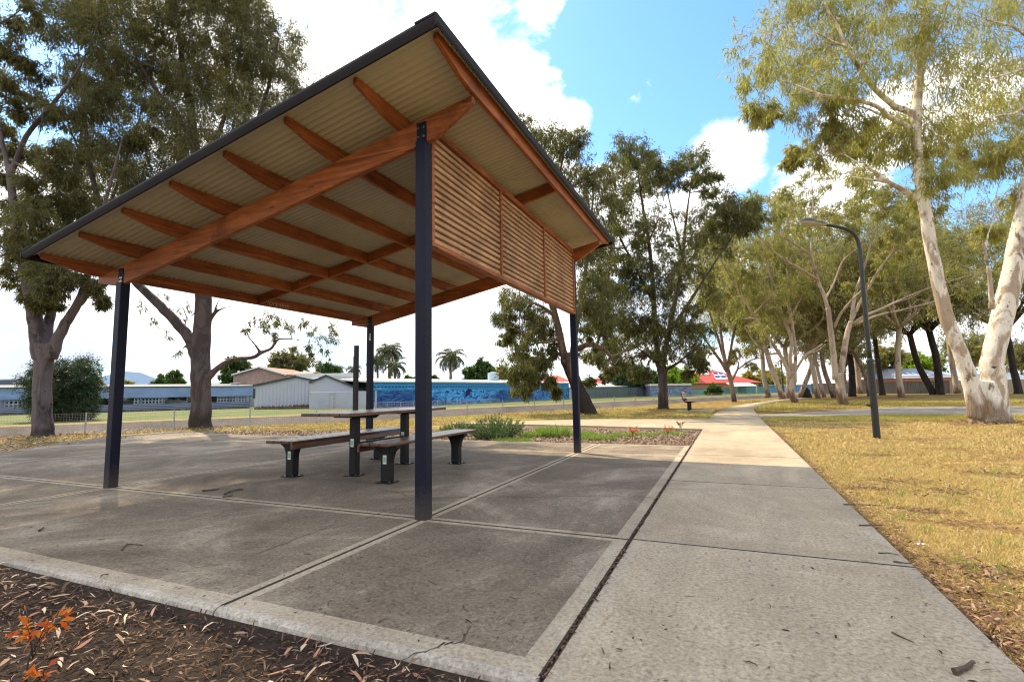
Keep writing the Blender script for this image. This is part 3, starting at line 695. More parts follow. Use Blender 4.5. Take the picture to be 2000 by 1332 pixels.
# ------------------------------------------------------------------ street lamp
def lamp_post(name, label, base, group=None, far=False):
    t = thing(name, label, 'street lamp', base, 0, group); O = (0, 0, 0)
    mb = MB(); mb.tube([(0, 0, -.1), (0, 0, .5), (0, 0, 1.62)], .067, 20); mb.build('lower_pole', M['steel2'], t, smooth=False)
    for z in (.93, 1.60): mb = MB(); mb.tube([(0, 0, z), (0, 0, z+.045), (0, 0, z+.0455), (0, 0, z+.10)], [.073, .073, .068, .048 if z > 1 else .067], 20); mb.build('collar', M['steel2'], t)
    mb = MB(); mb.tube([(-.075, -.02, .69), (-.14, -.03, .70)], .022, 8); mb.build('access_catch', M['steel'], t)
    arm = catmull([(0, 0, 1.69), (-.005, 0, 2.8), (0, 0, 3.9), (-.008, -.003, 4.16), (-.06, -.026, 4.38), (-.19, -.085, 4.52), (-.42, -.19, 4.60), (-.66, -.30, 4.65)], 6)
    mb = MB(); mb.tube(arm, np.interp(np.arange(len(arm)), [0, 12, len(arm)-1], [.045, .043, .032]), 14); mb.build('upper_pole', M['steel2'], t, smooth=True)
    # lantern: flattened teardrop housing and clear bowl, pointing away from the arm
    dx = nrm(np.array([-.905, -.425, .13])); dy = nrm(np.cross([0, 0, 1], dx)); dz = np.cross(dx, dy); c0 = np.array([-.63, -.288, 4.65])
    prof = [(0, .04), (.05, .075), (.20, .085), (.24, .07), (.27, .10), (.40, .135), (.52, .11), (.60, .06), (.635, .012)]
    prof = [(q*.95, r*.76) for q, r in prof]
    def half(up, hgt):
        V, F = [], []; n = 12
        for s, r in prof:
            for k in range(n+1):
                an = math.pi*k/n; V.append(c0+dx*s+dy*math.cos(an)*r+dz*up*math.sin(an)*r*hgt)
        for i in range(len(prof)-1):
            for k in range(n): F.append((i*(n+1)+k, i*(n+1)+k+1, (i+2-1)*(n+1)+k+1, (i+1)*(n+1)+k))
        return V, F
    h = MB(); h.add(*half(1, 1.05)); 
    ho = h.build('lamp_head', M['lamphead'], t, smooth=True)
    h = MB(); V, F = half(-1, .62); h.add(V, F); h.build('lens', M['lens'], t, smooth=True)
    return t
M['steel2'] = pmat('dark_green_pole_paint', [(.010, .012, .011), (.018, .020, .018)], 3., (1, 1, .3), rough=.42, bump=.05, fine=60, spec=.5)
M['lamphead'] = pmat('grey_lamp_housing', [(.022, .026, .034), (.05, .055, .065)], 6., rough=.35, bump=0, spec=.5)
M['lens'] = pmat('cloudy_lens', [(.28, .25, .19), (.4, .37, .3)], 6., rough=.2, bump=0, spec=.6)
lb = g(1713, 856, ZG); lamp_ = lamp_post('street_lamp', 'tall dark street lamp with curved arm standing in the dry grass right of the path', lb); lamp_.scale = (1.045,)*3
fb = g(1531, 778, ZG)
lp2 = thing('street_lamp', 'thin distant black lamp pole among the gum trunks beside the path bend', 'street lamp', fb)
mb = MB(); mb.tube([(0, 0, 0), (0, 0, 1.6), (0, 0, 4.6)], [.07, .06, .045], 8); mb.build('pole', M['steel2'], lp2)
mb = MB(); mb.tube([(0, 0, 4.6), (-.1, 0, 4.9), (-.45, -.1, 5.1), (-.9, -.2, 5.15)], .04, 6); mb.build('arm', M['steel2'], lp2)
mb = MB(); mb.tube([(-.85, -.2, 5.14), (-1.0, -.22, 5.18), (-1.3, -.28, 5.2), (-1.45, -.3, 5.19)], [.05, .11, .12, .03], 8); mb.build('lamp_head', M['lamphead'], lp2)
# black square post past the slab
tp = thing('square_post', 'slim black square steel post standing beyond the picnic table', 'post', g(694, 843, ZG)); ob = np.array(g(694, 843, ZG))
mb = MB(); mb.box((-.055, -.055, 0), (.06, .055, 2.72)); mb.build('shaft', M['steel'], tp, bevel=.005)
mb = MB(); mb.box((-.095, -.03, .66), (-.0565, .03, 2.38)); mb.build('side_channel', M['steel'], tp)
mb = MB(); mb.box((-.12, -.10, .60), (.16, .10, .66)); mb.build('clamp', M['steel'], tp, bevel=.01)

# ------------------------------------------------------------------ park bench by the path
pb = thing('park_bench', 'black park bench with pale slatted backrest facing the path beneath the gums', 'bench', (-1.9, 26.6, 0))
for y in (0, 1.15):
    mb = MB(); mb.box((-.06, y-.055, -.02), (.06, y+.055, .42)); l = mb.build('leg', M['steel'], pb, bevel=.005)
    mb = MB(); mb.prism([(-.30, .60), (-.33, .95), (-.28, .95), (-.22, .62), (-.10, .47), (.28, .475), (.30, .43), (-.05, .39), (-.16, .41)], 1, y-.03, y+.03); mb.build('side_arm', M['steel'], l)
for k in range(4): mb = MB(); mb.box((-.12+k*.115, -.35, .478), (-.02+k*.115, 1.5, .512)); mb.build('seat_slat', M['benchslat'], pb)
for k in range(3):
    z = .60+k*.125; x = -.225-k*.026; mb = MB(); mb.add([(x, -.35, z), (x+.03, -.35, z), (x+.006, -.35, z+.105), (x-.024, -.35, z+.105), (x, 1.5, z), (x+.03, 1.5, z), (x+.006, 1.5, z+.105), (x-.024, 1.5, z+.105)], [(0, 1, 2, 3), (7, 6, 5, 4), (0, 4, 5, 1), (1, 5, 6, 2), (2, 6, 7, 3), (3, 7, 4, 0)]); mb.build('back_slat', M['benchslat'], pb)
# ------------------------------------------------------------------ canal fence
fpx = catmull([(-44, -28), (-20.8, 8.2), (-17.1, 13.9), (-13.3, 19.8), (-10., 27.3), (-6.2, 35.2), (-2.2, 45.1), (3.2, 56.4), (9, 68)], 40)
sl = np.concatenate([[0], np.cumsum(np.linalg.norm(np.diff(fpx, axis=0), axis=1))])
def fpt(s): return np.array([np.interp(s, sl, fpx[:, 0]), np.interp(s, sl, fpx[:, 1])])
s0 = sl[40]-8; FH = .70
fe = thing('mesh_fence', 'low galvanised wire mesh fence running along the near edge of the canal', 'fence', (*fpt(s0+10), ZG)); Of = np.array(fe.location)
sp = np.arange(s0, sl[-1], 2.45)
for s in sp:
    p = fpt(s); mb = MB(); mb.tube([(*p, ZG-.05), (*p, ZG+FH+.02)], .026, 8); o = mb.build('post', M['galv'], fe, Of)
mb = MB(); Q = np.array([fpt(s) for s in np.arange(s0, sl[-1], .8)])
for z in np.linspace(ZG+.04, ZG+FH, 13):
    mb.tube(np.column_stack([Q, np.full(len(Q), z)]), .0055 if z > ZG+FH-.01 else .0024, 3, cap=False)
for s in np.arange(s0, s0+62, .07):
    p = fpt(s); mb.tube([(*p, ZG+.02), (*p, ZG+FH)], .0024, 3, cap=False)
mb.build('wire_mesh', M['galv'], fe, Of)

# frame of a far building: local x to the right of the view, y away, z up
def frame(u, D, v=760): p = at(u, v, D); return np.array([p[0], p[1], ZG])
def zpx(u, v, D): return at(u, v, D)[2]-ZG
def xpx(u, u0, D): return (u-u0)*D/FPX
def bld(name, label, u0, D, cat='building', turn=0., group=None): return thing(name, label, cat, frame(u0, D), YAW+turn, group)
def rib(name, cols, freq, axis, rough=.5):
    m = N(name); w = m.n('ShaderNodeTexWave', _bands_direction=axis, _wave_profile='SIN', Vector=m.coord(), Scale=freq)
    a = m.noise(m.coord(), .8, 4.); c = m.ramp(a, [(.3, cols[0]), (.7, cols[1])])
    return m.out(c, rough, m.bump(w.outputs[1], 1., .04), .35)
M['blue_iron'] = rib('blue_corrugated', ((.21, .34, .58), (.28, .41, .66)), 3.2, 'Z')
M['slate_iron'] = rib('slate_corrugated', ((.13, .17, .27), (.18, .22, .33)), 2.2, 'Z')
M['grey_iron'] = rib('grey_ribbed_fence', ((.17, .165, .15), (.22, .21, .185)), 1.6, 'X')
M['cream_iron'] = rib('cream_ribbed_fence', ((.42, .37, .27), (.47, .42, .32)), 1.6, 'X')
M['bluegrey_iron'] = rib('bluegrey_ribbed_fence', ((.12, .16, .19), (.155, .20, .225)), 1.6, 'X')
M['rib_white'] = rib('white_ribbed_wall', ((.40, .43, .52), (.45, .48, .56)), 1.0, 'X')
M['render'] = pmat('pale_render', [(.40, .43, .52), (.46, .485, .57)], .6, rough=.85, bump=.05, fine=12, fineamt=.06)
M['roofred'] = pmat('red_tile_roof', [(.42, .06, .05), (.52, .10, .08)], 3., (1, 1, 6), rough=.7, bump=.3, fine=20)
M['roofbrown'] = pmat('brown_roof', [(.26, .14, .10), (.34, .2, .15)], 3., (1, 1, 6), rough=.7, bump=.2)
M['roofgrey'] = pmat('grey_roof', [(.22, .25, .32), (.30, .33, .40)], 2., rough=.5, bump=.1)
M['trimdark'] = pmat('dark_roof_trim', [(.03, .04, .05), (.05, .06, .07)], 2., rough=.5, bump=0)
M['trimwhite'] = pmat('white_trim', [(.62, .66, .70), (.7, .73, .76)], 2., rough=.5, bump=0)
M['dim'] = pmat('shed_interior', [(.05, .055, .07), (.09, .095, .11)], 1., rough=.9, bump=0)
M['glass'] = pmat('dark_glass', [(.02, .025, .03), (.03, .035, .04)], 1., rough=.08, bump=0, spec=.6)
M['solar'] = pmat('solar_cell', [(.02, .05, .19), (.035, .08, .28)], 4., rough=.2, bump=0, spec=.6)
M['tank'] = rib('steel_tank', ((.38, .52, .66), (.46, .60, .72)), 3.2, 'Z', .35)
def brickmat(name, a, b, mo):
    m = N(name); v = m.coord((1, 1, 1), rot=(math.pi/2, 0, 0))
    br = m.n('ShaderNodeTexBrick', Vector=v, Color1=(*a, 1), Color2=(*b, 1), Mortar=(*mo, 1), Scale=3.2)
    br.inputs['Mortar Size'].default_value = .02
    n_ = m.noise(m.coord(), 3., 4.); return m.out(m.mix(1., br.outputs[0], m.ramp(n_, [(.3, (.8, .8, .8)), (.7, (1.15, 1.15, 1.15))]), 'MULTIPLY'), .85, None, .2)
M['brick'] = brickmat('brown_brick', (.30, .19, .15), (.38, .25, .20), (.40, .36, .33))
M['brickred'] = brickmat('orange_brick', (.42, .16, .08), (.5, .22, .11), (.4, .34, .3))

M['lattice'] = pmat('grey_blue_blocks', [(.26, .30, .37), (.32, .36, .43)], 2., bump=0)
# --- long blue carport shed on the left
p0 = frame(-70, 42); p1 = frame(497, 55); dv = p1-p0; Lw = float(np.linalg.norm(dv)); ang = math.atan2(dv[1], dv[0])
cb = thing('carport_shed', 'long open carport shed with a light blue corrugated fascia across the canal', 'shed', p0, ang)
mb = MB(); mb.box((0, -.03, 1.22), (Lw, .05, 2.22)); mb.build('fascia', M['blue_iron'], cb)
mb = MB(); mb.add([(0, -.1, 2.222), (Lw, -.1, 2.222), (Lw, 7, 2.6), (0, 7, 2.6), (0, -.1, 2.30), (Lw, -.1, 2.30), (Lw, 7, 2.68), (0, 7, 2.68)], [(0, 3, 2, 1), (4, 5, 6, 7), (0, 1, 5, 4), (1, 2, 6, 5), (2, 3, 7, 6), (3, 0, 4, 7)]); mb.build('roof', M['trimdark'], cb)
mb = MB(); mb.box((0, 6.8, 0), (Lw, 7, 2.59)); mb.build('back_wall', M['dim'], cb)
for k in range(12):
    x = .4+k*(Lw-.8)/11; mb = MB(); mb.box((x-.05, .06, 0), (x+.05, .16, 2.22)); mb.build('column', M['slate_iron'], cb)
def lattice(x0, x1, z0, z1):
    mb = MB(); s = .28
    for x in np.arange(x0, x1, s): mb.box((x, .2, z0), (x+.12, .30, z1))
    for z in np.arange(z0, z1, s): mb.box((x0, .205, z), (x1, .295, z+.10))
    mb.build('lattice_wall', M['lattice'], cb)
lattice(1.0, Lw*.22, .5, 1.2); lattice(Lw*.52, Lw*.63, .55, 1.2); lattice(Lw*.84, Lw*.995, .55, 1.2)
mb = MB(); mb.box((Lw*.72, .21, .55), (Lw*.80, .26, 1.22)); mb.build('window', M['glass'], cb)
# low corrugated fence in front of it
q0 = frame(-80, 38.5); q1 = frame(490, 47.5); dv = q1-q0; Lf = float(np.linalg.norm(dv))
cf = thing('corrugated_fence', 'low slate blue corrugated iron fence in front of the carport shed', 'fence', q0, math.atan2(dv[1], dv[0]))
mb = MB(); mb.box((0, -.02, .02), (Lf, .02, .66)); mb.build('panel', M['slate_iron'], cf)
for k in range(15): mb = MB(); mb.box((k*Lf/14.2, .022, 0), (k*Lf/14.2+.07, .08, .70)); mb.build('post', M['trimdark'], cf)
# cars under the roof
def carpaint(n, c): return pmat(n, [tuple(x*.9 for x in c), c], 2., rough=.25, bump=0, fineamt=.03, spec=.6)
M['car_white'] = carpaint('white_car_paint', (.75, .76, .78)); M['car_black'] = carpaint('black_car_paint', (.015, .015, .018)); M['car_navy'] = carpaint('navy_car_paint', (.03, .05, .12)); M['taillight'] = pmat('tail_light', [(.4, .02, .02), (.5, .03, .03)], 3., rough=.2, bump=0)
def car(label, u, D, rz, m):
    t = thing('parked_car', label, 'car', frame(u, D), YAW+rz, 'cars under the carport')
    pr = [(-2.0, .28), (-2.05, .55), (-1.95, .82), (-1.2, .90), (-.75, 1.30), (.75, 1.34), (1.35, .95), (1.95, .86), (2.05, .5), (1.98, .28)]
    mb = MB(); mb.prism(pr, 1, -.82, .82); b = mb.build('body', m, t, bevel=.06, bseg=2)
    for s in (-1, 1):
        mb = MB(); mb.prism([(-1.08, .92), (-.68, 1.24), (.68, 1.27), (1.18, .94)], 1, s*.826-.006, s*.826+.006); mb.build('window', M['glass'], t)
    for x in (-1.25, 1.28):
        for s in (-.8, .8):
            mb = MB(); mb.disc((x, s, .31), .31, 1, 18, 0, .2); w = mb.build('wheel', M['black'], t)
            mb = MB(); mb.disc((x, s*1.13, .31), .18, 1, 12, 0, .02); mb.build('rim', M['galv'], w)
    for s in (-.62, .62):
        mb = MB(); mb.box((2.0, s-.16, .62), (2.06, s+.16, .76)); mb.build('taillight', M['taillight'], t)
    return t
car('white car with rounded roof parked under the blue carport', 332, 53.5, .2, M['car_white'])
car('dark car parked in shade under the middle of the carport', 271, 51.5, 2.9, M['car_black'])
car('white car partly hidden behind the corrugated fence', 288, 55.5, .1, M['car_white'])
car('dark car with red tail light at the far left end of the carport', 4, 46, .15, M['car_navy'])
# tall blue shed at the very left
bs = bld('blue_shed', 'dark blue metal shed rising behind the left end of the carport', -30, 62)
mb = MB(); z = zpx(10, 742, 62); mb.box((-8, 0, 0), (xpx(40, -30, 62), 6, z)); mb.build('wall', M['navy'] if 'navy' in M else M['car_navy'], bs)
mb = MB(); mb.box((-8.1, -.1, z+.001), (xpx(40, -30, 62)+.1, 6.1, z+.12)); mb.build('roof', M['trimwhite'], bs)

# --- gabled buildings
def gable(name, label, u0, D, pts, depth, wall, roof, trim, over=.12):
    """pts: outline of the front in px, from the left foot over the eaves and ridge to the right foot"""
    t = bld(name, label, u0, D)
    P = [(xpx(u, u0, D), max(0, zpx(u, v, D))) for u, v in pts]
    mb = MB(); mb.prism(P, 1, 0, depth); mb.build('wall', wall, t)
    top = P[1:-1]
    for a, b in zip(top[:-1], top[1:]):
        if abs(b[0]-a[0]) < .3: continue
        d = np.array([b[0]-a[0], b[1]-a[1]]); d = d/np.linalg.norm(d); n = np.array([-d[1], d[0]])
        aa = np.array(a)-d*.05; bb = np.array(b)+d*.05
        mb = MB(); mb.prism([tuple(aa+n*.004), tuple(bb+n*.004), tuple(bb+n*.12), tuple(aa+n*.12)], 1, -over, depth+.1); mb.build('roof', roof, t)
        mb = MB(); mb.prism([tuple(aa+n*-.02), tuple(bb+n*-.02), tuple(bb+n*.13), tuple(aa+n*.13)], 1, -over-.04, -over-.002); mb.build('barge_board', trim, t)
    return t
hb = gable('brick_house', 'brown brick gabled house with pale roof edge behind the white sheds', 507, 60, [(455, 800), (455, 733), (507, 718), (560, 733), (560, 800)], 9, M['brick'], M['roofbrown'], M['trimwhite'], .35)
mb = MB(); D = 60; mb.prism([(0, 0), (9.0, 0), (9.0, .06), (0, .06)], 2, zpx(560, 741, D), zpx(560, 729, D)); o = mb.build('side_fascia', M['trimwhite'], hb); o.location = (xpx(545, 507, D), 2.2, 0)
mb = MB(); z = zpx(590, 740, D); mb.add([(2.0, 2.4, z), (5.2, 2.4, z), (5.2, 9, z+.6), (2.0, 9, z+.9), (2.0, 2.4, z+.7), (5.2, 2.4, z+.7), (4.6, 6, z+1.15), (2.0, 6, z+1.15)], [(0, 1, 5, 4), (4, 5, 6, 7), (1, 2, 6, 5), (0, 4, 7, 3)]); mb.build('roof', M['roofbrown'], hb)
mb = MB(); mb.box((xpx(463, 507, D), -.04, zpx(463, 729, D)), (xpx(467, 507, D), -.002, zpx(463, 724, D))); mb.build('vent', M['white'], hb)
mb = MB(); mb.box((xpx(560, 507, D), 2, 0), (xpx(592, 507, D), 6, zpx(590, 741, D))); mb.build('wing_wall', M['render'], hb)
ac = bld('cooling_unit', 'pale blue box cooler on the flat roof beside the brick house', 456, 57, 'air conditioner'); z = zpx(456, 756, 57)
mb = MB(); mb.box((-.35, 0, 0), (.35, .6, z+.4)); mb.build('housing', M['tank'], ac, bevel=.04); mb = MB(); mb.box((-.42, -.05, z+.401), (.42, .65, z+.48)); mb.build('lid', M['white'], ac)
fr = bld('flat_roof_annexe', 'low annexe with pale flat roof behind the carport fascia', 440, 58); z = zpx(440, 753, 58)
mb = MB(); mb.box((-3.8, 0, 0), (2.6, 4, z-.12)); mb.build('wall', M['render'], fr); mb = MB(); mb.box((-4, -.15, z-.119), (2.7, 4.1, z+.03)); mb.build('roof', M['trimwhite'], fr)
wa = gable('white_shed', 'wide white ribbed shed with dark sloping roof edge beside the blue carport', 570, 44, [(497, 803), (497, 754), (578, 737), (622, 746), (622, 803)], 9, M['rib_white'], M['trimdark'], M['trimdark'])
mb = MB(); mb.box((xpx(495, 570, 44), -.05, zpx(497, 778, 44)), (xpx(499, 570, 44), -.003, zpx(497, 759, 44))); mb.build('downpipe', M['trimdark'], wa)
wb = gable('white_shed', 'smaller white gabled shed rising behind a plain white wall', 637, 42.6, [(606, 803), (606, 748), (637, 735), (694, 758), (694, 803)], 8, M['render'], M['trimdark'], M['trimdark'])
ww = bld('white_wall', 'plain white rendered wall with a faint door and grey paint patch', 650, 41, 'wall')
x0, x1 = xpx(604.5, 650, 41), xpx(735, 650, 41); z = zpx(650, 765, 41)
mb = MB(); mb.box((x0, 0, -.05), (x1, .25, z)); mb.build('wall', M['render'], ww, bevel=.02)
mb = MB(); da, db = xpx(643, 650, 41), xpx(655, 650, 41); zt_ = zpx(650, 768, 41)
for (a, b) in (((da, 0), (da+.05, zt_)), ((db-.05, 0), (db, zt_)), ((da+.051, zt_-.07), (db-.051, zt_)), (((da+db)/2+.1, 0), ((da+db)/2+.14, zt_-.071))): mb.box((a[0], -.02, a[1]), (b[0], -.002, b[1]))
mb.build('door_frame', M['galv'], ww)
mb = MB()
for (u, v, ru) in ((623, 781, 3.5), (627, 786, 4.5), (630, 782, 3.5), (626, 790, 3), (637, 783, 2.2)):
    mb.disc((xpx(u, 650, 41), -.004-ru*.0003, zpx(u, v, 41)), ru*41/FPX, 1, 9, 0, .002)
mb.build('paint_patch', pmat('grey_paint_patch', [(.34, .38, .52), (.42, .45, .58)], 3., bump=0), ww)
lw = bld('low_white_building', 'low white block with flat roof between the white wall and the mural', 715, 48); z = zpx(715, 757, 48)
mb = MB(); mb.box((-1.0, 0, 0), (1.0, 4, z)); mb.build('wall', M['render'], lw); mb = MB(); mb.box((-1.6, -.3, z+.001), (1.15, 4.2, z+.10)); mb.build('roof', M['trimwhite'], lw)
mb = MB(); mb.box((-1.9, -.5, z+.35), (-.6, -.1, z+.43)); mb.box((-1.3, -.32, z+.102), (-1.22, -.24, z+.349)); mb.build('roof_frame', M['trimdark'], lw)

# --- mural wall
A_ = g(729, 797.5, ZG); B_ = g(1112, 779.5, ZG); dv = B_-A_; Lm = float(np.linalg.norm(dv)); MH = 2.12
mw = thing('mural_wall', 'long wall painted with a blue underwater mural below a pale blue sky band', 'wall', (A_[0], A_[1], ZG), math.atan2(dv[1], dv[0]))
def mural():
    m = N('ocean_mural'); v = m.coord(); s = m.n('ShaderNodeSeparateXYZ', Vector=v)
    x, z = s.outputs[0], s.outputs[2]
    w1 = m.noise(m.coord((.55, 1, 1.5)), 1.5, 3., .6, 2.6); w2 = m.noise(m.coord((.45, 1, 1.3), loc=(9, 2, 4)), 3.1, 2., .5, 5.)
    rg_ = m.math('ABSOLUTE', m.math('SUBTRACT', w2, .5)); line = m.range(rg_, .012, .045, 1, 0)
    sea = m.ramp(w1, [(.32, (.004, .010, .09)), (.42, (.010, .09, .52)), (.52, (.03, .30, .85)), (.64, (.14, .60, .95))])
    sea = m.mix(m.math('MULTIPLY', line, m.range(w1, .36, .55)), sea, (.20, .55, .80))
    sea = m.mix(m.range(m.noise(m.coord((.06, 1, .1)), 2.2, 2.), .46, .58, .7, 0), sea, (.006, .022, .16))
    sky = m.ramp(m.noise(m.coord((.35, 1, 3.)), 1.8, 3.), [(.52, (.03, .26, .62)), (.66, (.06, .34, .70)), (.76, (.40, .64, .78))])
    fx = m.math('FRACT', m.math('MULTIPLY', x, 2.6)); dz = m.math('ABSOLUTE', m.math('SUBTRACT', z, MH-.38))
    dots = m.math('MULTIPLY', m.math('LESS_THAN', fx, .62), m.math('LESS_THAN', dz, .045))
    sky = m.mix(dots, sky, (.012, .04, .10))
    c = m.mix(m.math('GREATER_THAN', z, MH-.66), sea, sky)
    return m.out(c, .6, None, .3)
M['mural'] = mural()
mb = MB(); mb.box((0, 0, 0), (Lm, .2, MH)); mb.build('painted_face', M['mural'], mw)
mb = MB(); mb.prism([(-.12, MH+.002), (.3, MH+.002), (9, MH+.55), (9, MH+.68), (-.12, MH+.13)], 0, -.1, Lm+.1); mb.build('roof', M['white'], mw)
mb = MB(); mb.disc((Lm*.16, -.012, MH-.24), .20, 1, 14, 0, .015); mb.build('painted_sun', pmat('mural_yellow', [(.75, .48, .03), (.85, .62, .08)], 6., bump=0), mw)
def flat(poly, x, z, s, m, name): 
    mb = MB(); mb.prism([(x+p[0]*s, z+p[1]*s) for p in poly], 1, -.016, -.003); return mb.build(name, m, mw)
M['mural_dark'] = pmat('mural_navy', [(.006, .012, .05), (.012, .025, .09)], 4., bump=0); M['mural_sand'] = pmat('mural_sand', [(.42, .38, .27), (.55, .5, .36)], 4., bump=0)
flat([(-1.2, 0), (1.2, 0), (.7, .22), (.1, .32), (-.6, .24)], Lm*.63, MH-.66, 1., M['mural_sand'], 'painted_island')
for k in range(4): flat([(-.03, 0), (.03, 0), (.05, .3), (.28, .34), (.1, .42), (-.1, .42), (-.28, .32), (-.04, .3)], Lm*.63-.7+k*.4, MH-.50, .6, M['mural_dark'], 'painted_palm')
flat([(-.9, -.5), (-.3, -.1), (.1, .05), (.5, .5), (.9, .55), (.75, .8), (.35, .85), (.1, 1.0), (-.1, .75), (-.45, .7), (-.3, .4), (-.5, .05)], Lm*.36, .85, .75, M['mural_dark'], 'painted_fish')
flat([(-.5, 0), (.6, 0), (.45, .18), (.2, .2), (.28, .55), (.1, .5), (.05, .22), (-.35, .2)], Lm*.86, MH-.62, 1., M['mural_dark'], 'painted_boat')
tk = bld('water_tank', 'round pale steel water tank standing behind the mural wall', 964, 62, 'tank'); r = 11*62/FPX; z = zpx(964, 728.5, 62)
mb = MB(); mb.tube([(0, 0, 0), (0, 0, z)], r, 28); mb.build('body', M['tank'], tk); mb = MB(); mb.tube([(0, 0, z+.001), (0, 0, z+.12)], [r*1.04, r*.3], 28); mb.build('lid', M['galv'], tk)
# white pipe rail in front of the mural
a_, b_ = g(728, 800.5, ZG), g(975, 789.5, ZG); dv = b_-a_; Lr = float(np.linalg.norm(dv))
pf = thing('pipe_rail', 'white pipe railing on the far bank in front of the mural', 'railing', (a_[0], a_[1], ZG), math.atan2(dv[1], dv[0]))
mb = MB(); mb.tube([(0, 0, .52), (Lr, 0, .52)], .016, 6); mb.build('rail', M['galv'], pf); mb = MB(); mb.tube([(0, 0, .12), (Lr, 0, .12)], .012, 6); mb.build('rail', M['galv'], pf)
mb = MB()
for x in np.arange(.15, Lr, .16): mb.tube([(x, 0, .12), (x, 0, .52)], .007, 3, cap=False)
mb.build('balusters', M['galv'], pf)
for k in range(12): mb = MB(); mb.tube([(k*Lr/11, 0, 0), (k*Lr/11, 0, .545)], .02, 6); mb.build('post', M['galv'], pf)

# --- fences and houses beyond, centre and right
def long_fence(name, label, u0, D0, u1, D1, h, m, nposts, cat='fence'):
    a = frame(u0, D0); b = frame(u1, D1); dv = b-a; L = float(np.linalg.norm(dv)); t = thing(name, label, cat, a, math.atan2(dv[1], dv[0]))
    mb = MB(); mb.box((0, -.02, 0), (L, .02, h)); mb.build('panel', m, t)
    mb = MB(); mb.box((0, -.04, h+.001), (L, .04, h+.05)); mb.build('top_rail', M['trimdark'] if m is not M['cream_iron'] else m, t)
    for k in range(nposts): x = k*(L-.08)/(nposts-1); mb = MB(); mb.box((x, -.055, 0), (x+.08, -.0205, h+.03)); mb.build('post', m, t)
    return t
long_fence('steel_fence', 'blue grey ribbed steel fence continuing right from the mural', 1116, 66, 1282, 80, 1.46, M['bluegrey_iron'], 9)
long_fence('steel_fence', 'dark grey ribbed steel fence in shade behind the right hand gums', 1585, 74, 1856, 62, 1.50, M['grey_iron'], 12)
long_fence('steel_fence', 'cream ribbed steel fence to the right of the white forked gum', 1857, 62, 2080, 58, 1.50, M['cream_iron'], 9)
long_fence('panel_fence', 'low pale purple and teal fence below the red roofed house', 1340, 88, 1440, 92, 1.0, pmat('lilac_teal_panels', [(.33, .34, .55), (.16, .38, .40), (.38, .40, .60)], .35, (1, 1, .05), bump=0), 6)
long_fence('panel_fence', 'green and blue painted fence beyond the path bend', 1441, 90, 1500, 94, 1.25, pmat('teal_panels', [(.10, .27, .30), (.16, .36, .36)], .3, (1, 1, .05), bump=0), 5)
def graffiti(name, seed):
    m = N(name); v = m.coord((.7, 1, 1), loc=(seed, 0, seed)); a = m.noise(v, 1.3, 4., .65, 2.2); b = m.noise(v, 3.2, 3., .6, 3.)
    c = m.ramp(a, [(.30, (.28, .06, .36)), (.40, (.60, .06, .30)), (.48, (.10, .12, .50)), (.56, (.12, .48, .38)), (.66, (.42, .18, .60))])
    return m.out(m.mix(m.range(b, .54, .60, 0, .6), c, (.45, .62, .58)), .6, None, .3)
gb = bld('graffiti_shed', 'low shed wall covered in purple and green graffiti with a white roof', 1310, 74, 'shed'); h = zpx(1310, 753, 74)
mb = MB(); mb.box((xpx(1273, 1310, 74), 0, 0), (xpx(1352, 1310, 74), 5, h)); mb.build('painted_wall', graffiti('graffiti_wall', 2), gb)
mb = MB(); mb.box((xpx(1271, 1310, 74), -.2, h+.001), (xpx(1350, 1310, 74), 5.2, h+.28)); mb.build('roof', M['white'], gb)
gb2 = bld('painted_container', 'small shed with blue painted side far down the park', 1565, 100, 'shed'); h = zpx(1565, 752, 100)
mb = MB(); mb.box((xpx(1498, 1565, 100), 0, 0), (xpx(1592, 1565, 100), 4, h)); mb.build('painted_wall', pmat('blue_wall_art', [(.08, .22, .55), (.16, .34, .68), (.10, .30, .45)], .5, bump=0), gb2)
mb = MB(); mb.box((xpx(1497, 1565, 100), -.2, h+.001), (xpx(1594, 1565, 100), 4.2, h+.12)); mb.build('roof', M['trimwhite'], gb2)
def hip(name, label, u0, D, ue0, ue1, ve, ur0, ur1, vr, depth, wall, roof, vb=790):
    t = bld(name, label, u0, D); ze = zpx(u0, ve, D); zr_ = zpx(u0, vr, D); x0, x1 = xpx(ue0, u0, D), xpx(ue1, u0, D); r0, r1 = xpx(ur0, u0, D), xpx(ur1, u0, D)
    mb = MB(); mb.box((x0+.4, .4, 0), (x1-.4, depth-.4, ze)); mb.build('wall', wall, t)
    z = ze+.002; mb = MB(); mb.add([(x0, 0, z), (x1, 0, z), (x1, depth, z), (x0, depth, z), (r0, depth/2, zr_), (r1, depth/2, zr_)], [(0, 1, 5, 4), (1, 2, 5), (2, 3, 4, 5), (3, 0, 4), (3, 2, 1, 0)]); r = mb.build('roof', roof, t)
    return t, r, ze, zr_, x0, x1
def solar(parent, xs_, y0, y1, z0, z1, n):
    for k in range(n):
        xa = xs_[0]+(xs_[1]-xs_[0])*k/n; xb = xs_[0]+(xs_[1]-xs_[0])*(k+.92)/n
        mb = MB(); mb.add([(xa, y0, z0), (xb, y0, z0), (xb, y1, z1), (xa, y1, z1), (xa, y0, z0+.07), (xb, y0, z0+.07), (xb, y1, z1+.07), (xa, y1, z1+.07)], [(0, 3, 2, 1), (4, 5, 6, 7), (0, 1, 5, 4), (1, 2, 6, 5), (2, 3, 7, 6), (3, 0, 4, 7)])
        p = mb.build('solar_panel', M['white'], parent)
        mb = MB(); e = .06; mb.add([(xa+e, y0+.05, z0+.076), (xb-e, y0+.05, z0+.076), (xb-e, y1-.05, z1+.074), (xa+e, y1-.05, z1+.074)], [(0, 1, 2, 3)]); mb.build('cells', M['solar'], p)
